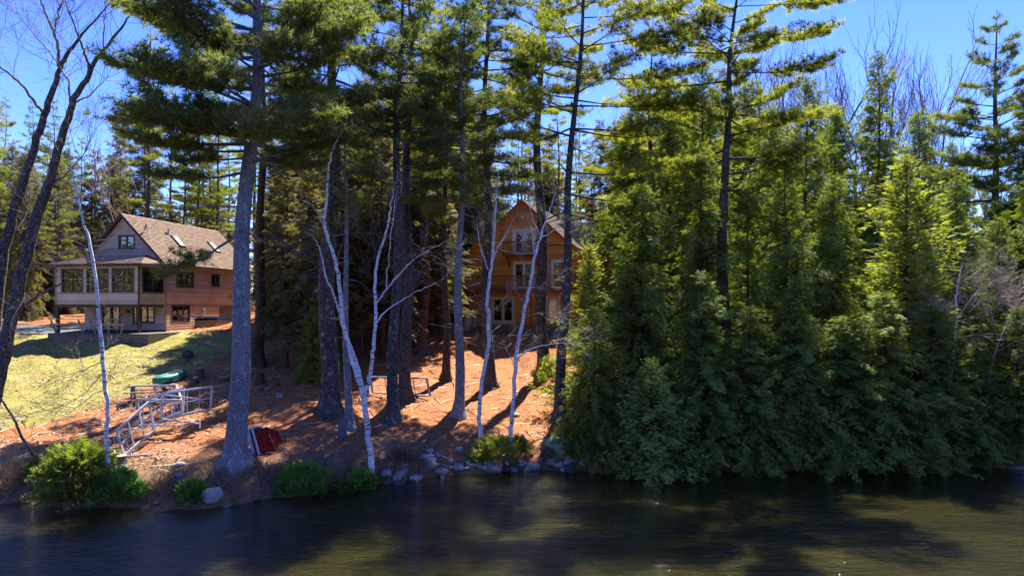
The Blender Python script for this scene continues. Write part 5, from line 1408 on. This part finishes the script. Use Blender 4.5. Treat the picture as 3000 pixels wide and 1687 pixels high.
# ------------------------------------------------------------------ shrubs
def shrub(px, py, wpx, hpx, mat, label, seed, tmpl=CEDAR, name='shrub', n=1100, fl=(.16, .30), up=.45, Y=None):
    b = on_ground(px, py) if Y is None else Vector(((px - 1500) / FPX * Y, Y, gzf((px - 1500) / FPX * Y, Y)))
    r = np.random.default_rng(seed); w = wpx / FPX * b.y / 2; h = hpx / FPX * b.y
    T = Tubes(); L = Leaves(*tmpl)
    a = r.uniform(0, 6.28, n); f = r.uniform(.02, 1, n); lump = 1 + .22 * np.sin(a * 3 + f * 5 + seed) + .15 * np.sin(a * 5 - f * 7)
    rad = w * np.sqrt(np.clip(1 - f ** 2.2, 0, 1)) * lump * r.uniform(.3, 1.22, n) ** .6
    p = np.stack([np.cos(a) * rad, np.sin(a) * rad, h * f * .9 * (1 + .12 * np.sin(a * 4 + seed))], -1)
    d = np.stack([np.cos(a), np.sin(a), up + f * 1.3], -1) + r.normal(size=(n, 3)) * .35
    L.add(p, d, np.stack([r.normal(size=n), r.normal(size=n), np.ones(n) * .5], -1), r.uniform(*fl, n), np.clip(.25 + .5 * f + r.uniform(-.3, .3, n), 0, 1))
    for i in range(14):
        q = p[i]; T.add([np.array([0, 0, -.05]), q * .5 + np.array([0, 0, .05]), q], [.014, .01, .005], 4)
    e = empty(name, b, label, 'shrub')
    ob('stem', tube_mesh('stem', T), M['bark_brown'], e)
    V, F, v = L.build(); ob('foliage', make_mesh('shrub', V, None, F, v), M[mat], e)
    return e
shrub(890, 1442, 128, 84, 'shrub', 'rounded bright green shrub hanging over the bank between pine and birch', 701)
shrub(1060, 1425, 72, 52, 'shrub', 'small green shrub tucked at the foot of the forked birch', 702, n=700)
shrub(565, 1462, 66, 48, 'shrub', 'small green shrub beside the round pale boulder', 703, n=600)
shrub(1010, 1438, 60, 40, 'fern', 'low olive shrub between two brighter shoreline shrubs', 708, n=300)
shrub(350, 1465, 115, 78, 'shrub', 'bright green cedar shrub around the foot of the slim birch', 704, n=1200)
shrub(235, 1448, 140, 125, 'fern', 'feathery yellow-green hemlock sapling left of the slim birch', 705, FROND, 'hemlock_sapling', 620, (.4, .75), .05)
shrub(120, 1398, 60, 55, 'fern', 'tiny yellow-green sapling at the foot of the dead stem', 706, FROND, 'hemlock_sapling', 260, (.2, .35), .1)
shrub(1455, 1345, 120, 62, 'cedar', 'dark fern patch between the two leaning birches', 707, FROND, 'fern_patch', 700, (.2, .34), .5)
shrub(1520, 1335, 60, 50, 'fern', 'light green fern right of the leaning birch foot', 709, FROND, 'fern_patch', 320, (.18, .3), .5)
shrub(1175, 1345, 60, 30, 'dry', 'tuft of dry fern above the rocky edge', 710, FROND, 'fern_patch', 260, (.18, .3), .5)
shrub(1735, 1325, 170, 110, 'cedar', 'leafy dark bush draped over the huge mossy boulder', 711, CEDAR, n=1500, fl=(.2, .36))
shrub(1668, 1328, 95, 75, 'cedar', 'dark leafy bush growing against the face of the huge mossy boulder', 713, CEDAR, n=600, fl=(.18, .32))
shrub(1620, 1120, 90, 70, 'cedar', 'small green bush at the foot of the leaning pine', 712, FROND, n=500, fl=(.22, .4))

# ------------------------------------------------------------------ stumps and logs
def stump(px, py, rpx, hpx, label, mat='bark', lean=0, top='cut_wood'):
    b = on_ground(px, py); rr = rpx / FPX * b.y; h = hpx / FPX * b.y
    e = empty('tree_stump', b, label, 'stump')
    T = Tubes(); z = np.array([-.15, 0, .12, .35 * h, h]); T.add([np.array([lean * q, 0, q]) for q in z], rr * np.array([1.35, 1.25, 1.1, 1.0, .97]), 14)
    ob('stump_body', tube_mesh('stump', T), M[mat], e)
    m = MB(); m.cyl((lean * h, 0, h - .03), (lean * h, 0, h + .004), rr * .96, rr * .94, 14); m.build('cut_face', M[top], e)
    return e
stump(350, 1368, 21, 34, 'grey cut stump with pale top behind the slim birch'); stump(762, 1122, 12, 30, 'dark reddish stump below the slender brown pine', 'bark_brown', top='dark_wood')
stump(585, 1108, 13, 30, 'mossy stump behind the dark post lantern', 'moss'); stump(655, 1118, 16, 14, 'low mossy stump left of the fire-pit heap', 'moss')
def log(p0, p1, r, label, m='bark_brown'):
    T = Tubes(); a, b = Vector(p0), Vector(p1); mid = (a + b) / 2
    P = [np.array((a + (b - a) * t) - mid) for t in np.linspace(0, 1, 6)]; T.add(P, np.linspace(r, r * .75, 6), 9)
    e = empty('fallen_log', mid, label, 'log')
    ob('log_body', tube_mesh('log', T), M[m], e)
    d = (b - a).normalized(); MB().cyl(a - mid, a - mid - d * .006, r * .98, r * .97, 9).build('cut_face', M['cut_wood'], e); MB().cyl(b - mid, b - mid + d * .006, r * .74, r * .73, 9).build('cut_face', M['cut_wood'], e)
    return e
log(on_ground(1085, 1425) + Vector((0, 0, .1)), on_ground(1150, 1395) + Vector((0, 0, .12)), .075, 'driftwood log lying against the wet stone'); log(on_ground(1080, 1438) + Vector((0, 0, .1)), on_ground(1135, 1418) + Vector((0, 0, .08)), .06, 'thin driftwood log at the lake edge')
log(on_ground(735, 1160) + Vector((0, 0, .06)), on_ground(722, 1150) + Vector((-.3, .2, .2)), .09, 'short pale log leaning on the fire-pit heap', 'maple_bark'); log(on_ground(440, 1005) + Vector((0, 0, .05)), on_ground(600, 962) + Vector((0, 0, .05)), .07, 'long thin log edging the lawn below the tan house', 'maple_bark')
log(on_ground(1670, 1232) + Vector((0, 0, .15)), on_ground(1700, 1218) + Vector((0, 0, .25)), .07, 'short pale log above the mossy boulder', 'maple_bark')

# ------------------------------------------------------------------ dock parts stored on the bank
def beam(mb, a, b, w=.07): mb.bar(a, b, w, w)
def dock_frame(P, legs, label, bars=3, w=.085, braces=(), mat='metal'):
    """P: four ground-space corners (A, B top rail; D, C lower rail); legs: list of (start, end)"""
    A, B, C, D = [Vector(p) for p in P]; o = (A + B + C + D) / 4; o.z = min(p.z for p in (A, B, C, D))
    e = empty('dock_section', o, label, 'dock section', 'aluminium dock sections stored on the bank')
    for a, b, n in ((A, B, 'rail'), (D, C, 'rail'), (A, D, 'end_post'), (B, C, 'end_post')):
        m = MB(); beam(m, a - o, b - o, w); m.build(n, M[mat], e)
    for k in range(bars):
        t = (k + 1) / (bars + 1); m = MB(); beam(m, A.lerp(B, t) - o, D.lerp(C, t) - o, .035); m.build('cross_bar', M[mat], e)
    for (a, b) in braces:
        m = MB(); beam(m, Vector(a) - o, Vector(b) - o, .04); m.build('brace', M[mat], e)
    for (a, b) in legs:
        a, b = Vector(a), Vector(b); m = MB(); beam(m, a - o, b - o, .065); lg = m.build('leg', M[mat], e)
        d = (b - a).normalized(); up = Vector((0, 0, 1)) if abs(d.z) < .8 else Vector((0, 1, 0))
        m = MB(); m.bar(b - o - up * .17, b - o + up * .17, .13, .02, d); m.build('foot_plate', M[mat], lg)
    return e
zf = lambda zx, zy: (300 + zx / 3.45, 1000 + zy / 3.45)      # reading of the enlarged view
def q(zx, zy, Y): return at(*zf(zx, zy), Y)
Y1 = 27.4
dock_frame([q(145, 895, Y1), q(470, 610, Y1 + 1.7), q(525, 895, Y1 + 1.5), q(215, 1150, Y1 - .1)], [(q(255, 1160, Y1), q(580, 1132, Y1 + .2)), (q(470, 615, Y1 + 1.7), q(610, 590, Y1 + 1.9))], 'pale dock section propped on its side beside the grey stump', 2,
    braces=[(q(160, 900, Y1 + .05), q(515, 860, Y1 + 1.5)), (q(245, 1145, Y1), q(510, 885, Y1 + 1.5)), (q(200, 1025, Y1 + .1), q(485, 750, Y1 + 1.6)), (q(185, 915, Y1), q(310, 1150, Y1 + .3))])
Y2 = 29.6
dock_frame([q(345, 585, Y2), q(800, 595, Y2 + .3), q(805, 715, Y2 + .3), q(400, 870, Y2)], [(q(335, 845, Y2 - .3), q(805, 850, Y2 - .1)), (q(600, 785, Y2), q(985, 832, Y2 + .2))], 'middle dock section with two footed legs lying on the needles', 3,
    braces=[(q(405, 590, Y2), q(410, 860, Y2)), (q(600, 545, Y2 + .1), q(605, 785, Y2))])
dock_frame([q(430, 590, Y2 + .5), q(820, 468, Y2 + 1.6), q(815, 705, Y2 + 1.6), q(640, 775, Y2 + .9)], [(q(620, 540, Y2 + .7), q(1000, 585, Y2 + 1.4))], 'dock section leaning across the middle of the pile', 3)
dock_frame([q(600, 530, Y2 + .9), q(1110, 455, Y2 + 2.3), q(1095, 685, Y2 + 2.3), q(600, 780, Y2 + .9)], [], 'long dock section standing upright at the far side of the pile', 3, braces=[(q(610, 655, Y2 + .9), q(1100, 570, Y2 + 2.3))])
dock_frame([q(520, 460, Y2 + 2.2), q(745, 440, Y2 + 2.6), q(800, 590, Y2 + 2.3), q(560, 620, Y2 + 1.9)], [], 'small dock section leaning on the picnic table', 2)
b0 = on_ground(1165, 1160)
dock_frame([at(1085, 1104, b0.y), at(1250, 1108, b0.y), at(1260, 1160, b0.y - .2), at(1092, 1150, b0.y - .2)], [], 'weathered dock section lying between the pine trunks', 3, mat='metal', braces=[(at(1140, 1132, b0.y - .1), at(1252, 1134, b0.y - .1))])

# red, white and dark panels leaning on the big pine
def dock_panel(i, px0, py0, px1, py1, lean, Y, mat, label, slats=5, thick=.05, w=1.0, name='dock_platform', slat_m=None):
    """panel standing on its long edge, leaning against the trunk"""
    b = on_ground(px1, py1); Y = b.y
    h = (py1 - py0) / FPX * Y; L = .95
    e = empty(name, b, label, 'dock panel', 'dock panels leaning on the big pine')
    tx = (px0 - px1) / FPX * Y
    u = Vector((tx, 0, h)); d = Vector((.10, 1, 0)).normalized() * L; n = u.cross(d).normalized()
    for k in range(2):
        s = d * (.08 + .84 * k); m = MB(); m.bar(s, s + u, .05, .07, n); m.build('cleat', M[mat], e)
    for k in range(slats):
        t0, t1 = k / slats + .015, (k + 1) / slats - .015
        P = []
        for a in (0, 1):
            for bb in (0, 1):
                for c in (t0, t1): P.append(d * a + n * (thick * .55 * bb + .03) + u * c)
        m = MB(); m.hexa(P); m.build('slat', M[slat_m or mat], e)
    return e
yp = 26.6
dock_panel(0, 724, 1258, 742, 1332, 0, yp, 'blue_board', 'pale blue panel against the trunk, innermost of the leaning panels', 1, slat_m='blue_board')
dock_panel(1, 736, 1259, 757, 1334, 0, yp, 'white_paint', 'white-framed dark slatted panel beside the red panels', 6, slat_m='charcoal')
for i in range(6):
    dock_panel(2 + i, 750 + i * 6.6, 1261 + i * 2.4, 768 + i * 7.2, 1333 - i * 1.6, 0, yp + .03 * i, 'red_board', 'dark red slatted dock panel in the row leaning on the big pine', 6)

# grey folding board by the thin pine
b = on_ground(1003, 1290); e = empty('grey_board', b, 'grey board propped on thin legs at the foot of the thin grey pine', 'board')
h = 48 / FPX * b.y
MB().hexa([(-.21, 0, .12), (-.24, .2, .12 + h), (-.21, .03, .12), (-.24, .23, .12 + h), (.17, 0, .06), (.15, .2, .1 + h), (.17, .03, .06), (.15, .23, .1 + h)]).build('panel', M['concrete'], e)
for x in (-.22, .16): MB().bar((x, .05, .3), (x - .16, -.12, -.05), .025, .025).build('leg', M['black'], e)

# ------------------------------------------------------------------ picnic table, canoe, lantern post
def picnic_table():
    b = on_ground(435, 1172); b.z += 0
    e = empty('picnic_table', b, 'dark weathered picnic table behind the stacked dock sections', 'picnic table', None, R(20))
    for k in range(5): MB().box(-.95, .95, -.37 + k * .15, -.23 + k * .15, .72, .76).build('top_board', M['dark_wood'], e)
    for y in (-.74, .60):
        for k in range(2): MB().box(-.95, .95, y + k * .145 - .07, y + k * .145 + .065, .43, .47).build('seat_board', M['dark_wood'], e)
    for x in (-.7, .7):
        for s in (-1, 1): MB().bar((x, s * .25, .72), (x, s * .62, -.04), .05, .1, (1, 0, 0)).build('leg', M['dark_wood'], e)
        MB().box(x + .03, x + .08, -.78, .78, .36, .43).build('seat_bearer', M['dark_wood'], e); MB().box(x + .03, x + .08, -.37, .37, .64, .718).build('top_bearer', M['dark_wood'], e)
    return e, b
picnic_table()
def canoe():
    a = on_ground(448, 1128); c = on_ground(548, 1100)
    a = Vector(a) + Vector((0, 0, .0)); mid = (a + c) / 2
    L = min(4.6, (c - a).xy.length); yaw = math.atan2(c.y - a.y, c.x - a.x); print('canoe', L, yaw)
    e = empty('canoe', (mid.x, mid.y, gzf(mid.x, mid.y)), 'green canoe lying upside down on the leaf litter', 'canoe', None, yaw)
    e.rotation_euler = (0, -math.atan2(c.z - a.z, (c - a).xy.length), yaw)
    V, Q = [], []; NS, NR = 25, 13
    for i in range(NS):
        t = i / (NS - 1) * 2 - 1; w = .40 * (1 - abs(t) ** 2.3) + .012; h = .40 - .02 * t * t; sheer = -.17 * abs(t) ** 3
        for j in range(NR):
            an = math.pi * j / (NR - 1); y = -w * math.cos(an); z = (h * abs(math.sin(an)) ** .62) * (1 - .25 * abs(t) ** 6) + sheer * (1 - math.sin(an)) * 0
            V.append((t * L / 2, y, z + .06 - sheer * 0 + .04 * abs(t)))
    for i in range(NS - 1):
        for j in range(NR - 1): o = i * NR + j; Q.append((o, o + 1, o + NR + 1, o + NR))
    ob('hull', make_mesh('hull', V, Q, smooth=True), M['green_hull'], e)
    T = Tubes()
    for j in (0, NR - 1): T.add([np.array(V[i * NR + j]) for i in range(NS)], [.02] * NS, 6)
    ob('gunwale', tube_mesh('gunwale', T), M['black'], e)
    T = Tubes(); T.add([np.array(V[i * NR + NR // 2]) + [0, 0, .008] for i in range(NS)], [.018] * NS, 6); ob('keel', tube_mesh('keel', T), M['green_hull'], e)
canoe()
b = on_ground(574, 1124); e = empty('lantern_post', b, 'short dark post with a white band beside the mossy stump', 'post')
MB().cyl((0, 0, -.1), (0, 0, .28), .14, .135, 12).build('base', M['black'], e); MB().cyl((0, 0, .281), (0, 0, .42), .145, .14, 12).build('band', M['block'], e); MB().cyl((0, 0, .421), (0, 0, .46), .15, .1, 12).build('cap', M['black'], e); MB().cyl((0, 0, .461), (0, 0, .72), .06, .06, 8).build('neck', M['dark_wood'], e)

# ------------------------------------------------------------------ things by the orange house
def adirondack():
    b = on_ground(1372, 1014)
    e = empty('garden_chair', b, 'pale wooden slatted garden chair on the needle lawn by the orange house', 'chair', None, R(-62))
    for k in range(5):
        x = -.24 + k * .12; hh = 1.02 - .10 * abs(k - 2) ** 1.3
        MB().hexa([(x - .052, .30, .28), (x - .058, .30 + .42, hh), (x - .052, .325, .28), (x - .058, .325 + .42, hh), (x + .052, .30, .28), (x + .058, .72, hh), (x + .052, .325, .28), (x + .058, .745, hh)]).build('back_slat', M['pale_wood'], e)
    for k in range(5):
        y = -.30 + k * .13; z = .40 - k * .028; MB().box(-.29, .29, y, y + .11, z, z + .025).build('seat_slat', M['pale_wood'], e)
    for s in (-1, 1):
        MB().box(s * .33 - .07, s * .33 + .07, -.42, .45, .57, .60).build('arm', M['pale_wood'], e)
        MB().box(s * .32 - .02, s * .32 + .02, -.36, -.26, -.03, .57).build('leg', M['pale_wood'], e)
        MB().bar((s * .29, -.34, .36), (s * .29, .70, -.02), .03, .11).build('leg', M['pale_wood'], e)
    MB().box(-.31, .31, .40, .44, .50, .57).build('back_rail', M['pale_wood'], e)
adirondack()
def tub(px, py, Y, r, h, mat, label, name='bucket', legs=False):
    x = (px - 1500) / FPX * Y; z = CAM_H + (HORIZON - py) / FPX * Y
    e = empty(name, (x, Y, z), label, 'bucket' if name == 'bucket' else name.split('_')[-1])
    n = 16; V, Q = [], []
    prof = [(r * .82, 0), (r * .83, .01), (r, h), (r * 1.06, h + .01), (r * 1.06, h + .03), (r * .95, h + .03), (r * .78, .03)]
    for (rr, zz) in prof:
        for k in range(n): a = 2 * math.pi * k / n; V.append((rr * math.cos(a), rr * math.sin(a), zz))
    for j in range(len(prof) - 1):
        for k in range(n): o = j * n + k; o2 = j * n + (k + 1) % n; Q.append((o, o2, o2 + n, o + n))
    ob('shell', make_mesh('shell', V, Q, smooth=False), M[mat], e)
    MB().cyl((0, 0, .005), (0, 0, .03), r * .8, r * .8, n).build('bottom', M[mat], e)
    T = Tubes(); T.add([np.array([r * math.cos(a), 0, h - .04 + .5 * r * math.sin(a) * -1]) for a in np.linspace(0, math.pi, 9)], [.012] * 9, 5); ob('handle', tube_mesh('handle', T), M['metal'], e)
    return e
# they stand on the terrace edge at its real height
tub(1371, 955, 54.9, .30, .62, 'plastic_white', 'white plastic bucket standing under the deck'); tub(1397, 955, 54.6, .16, .26, 'plastic_white', 'small white pail under the deck beside the tall bucket')
tub(1274, 974, 53.6, .20, .26, 'purple', 'purple flower tub near the foot of the stairs', 'flower_tub')
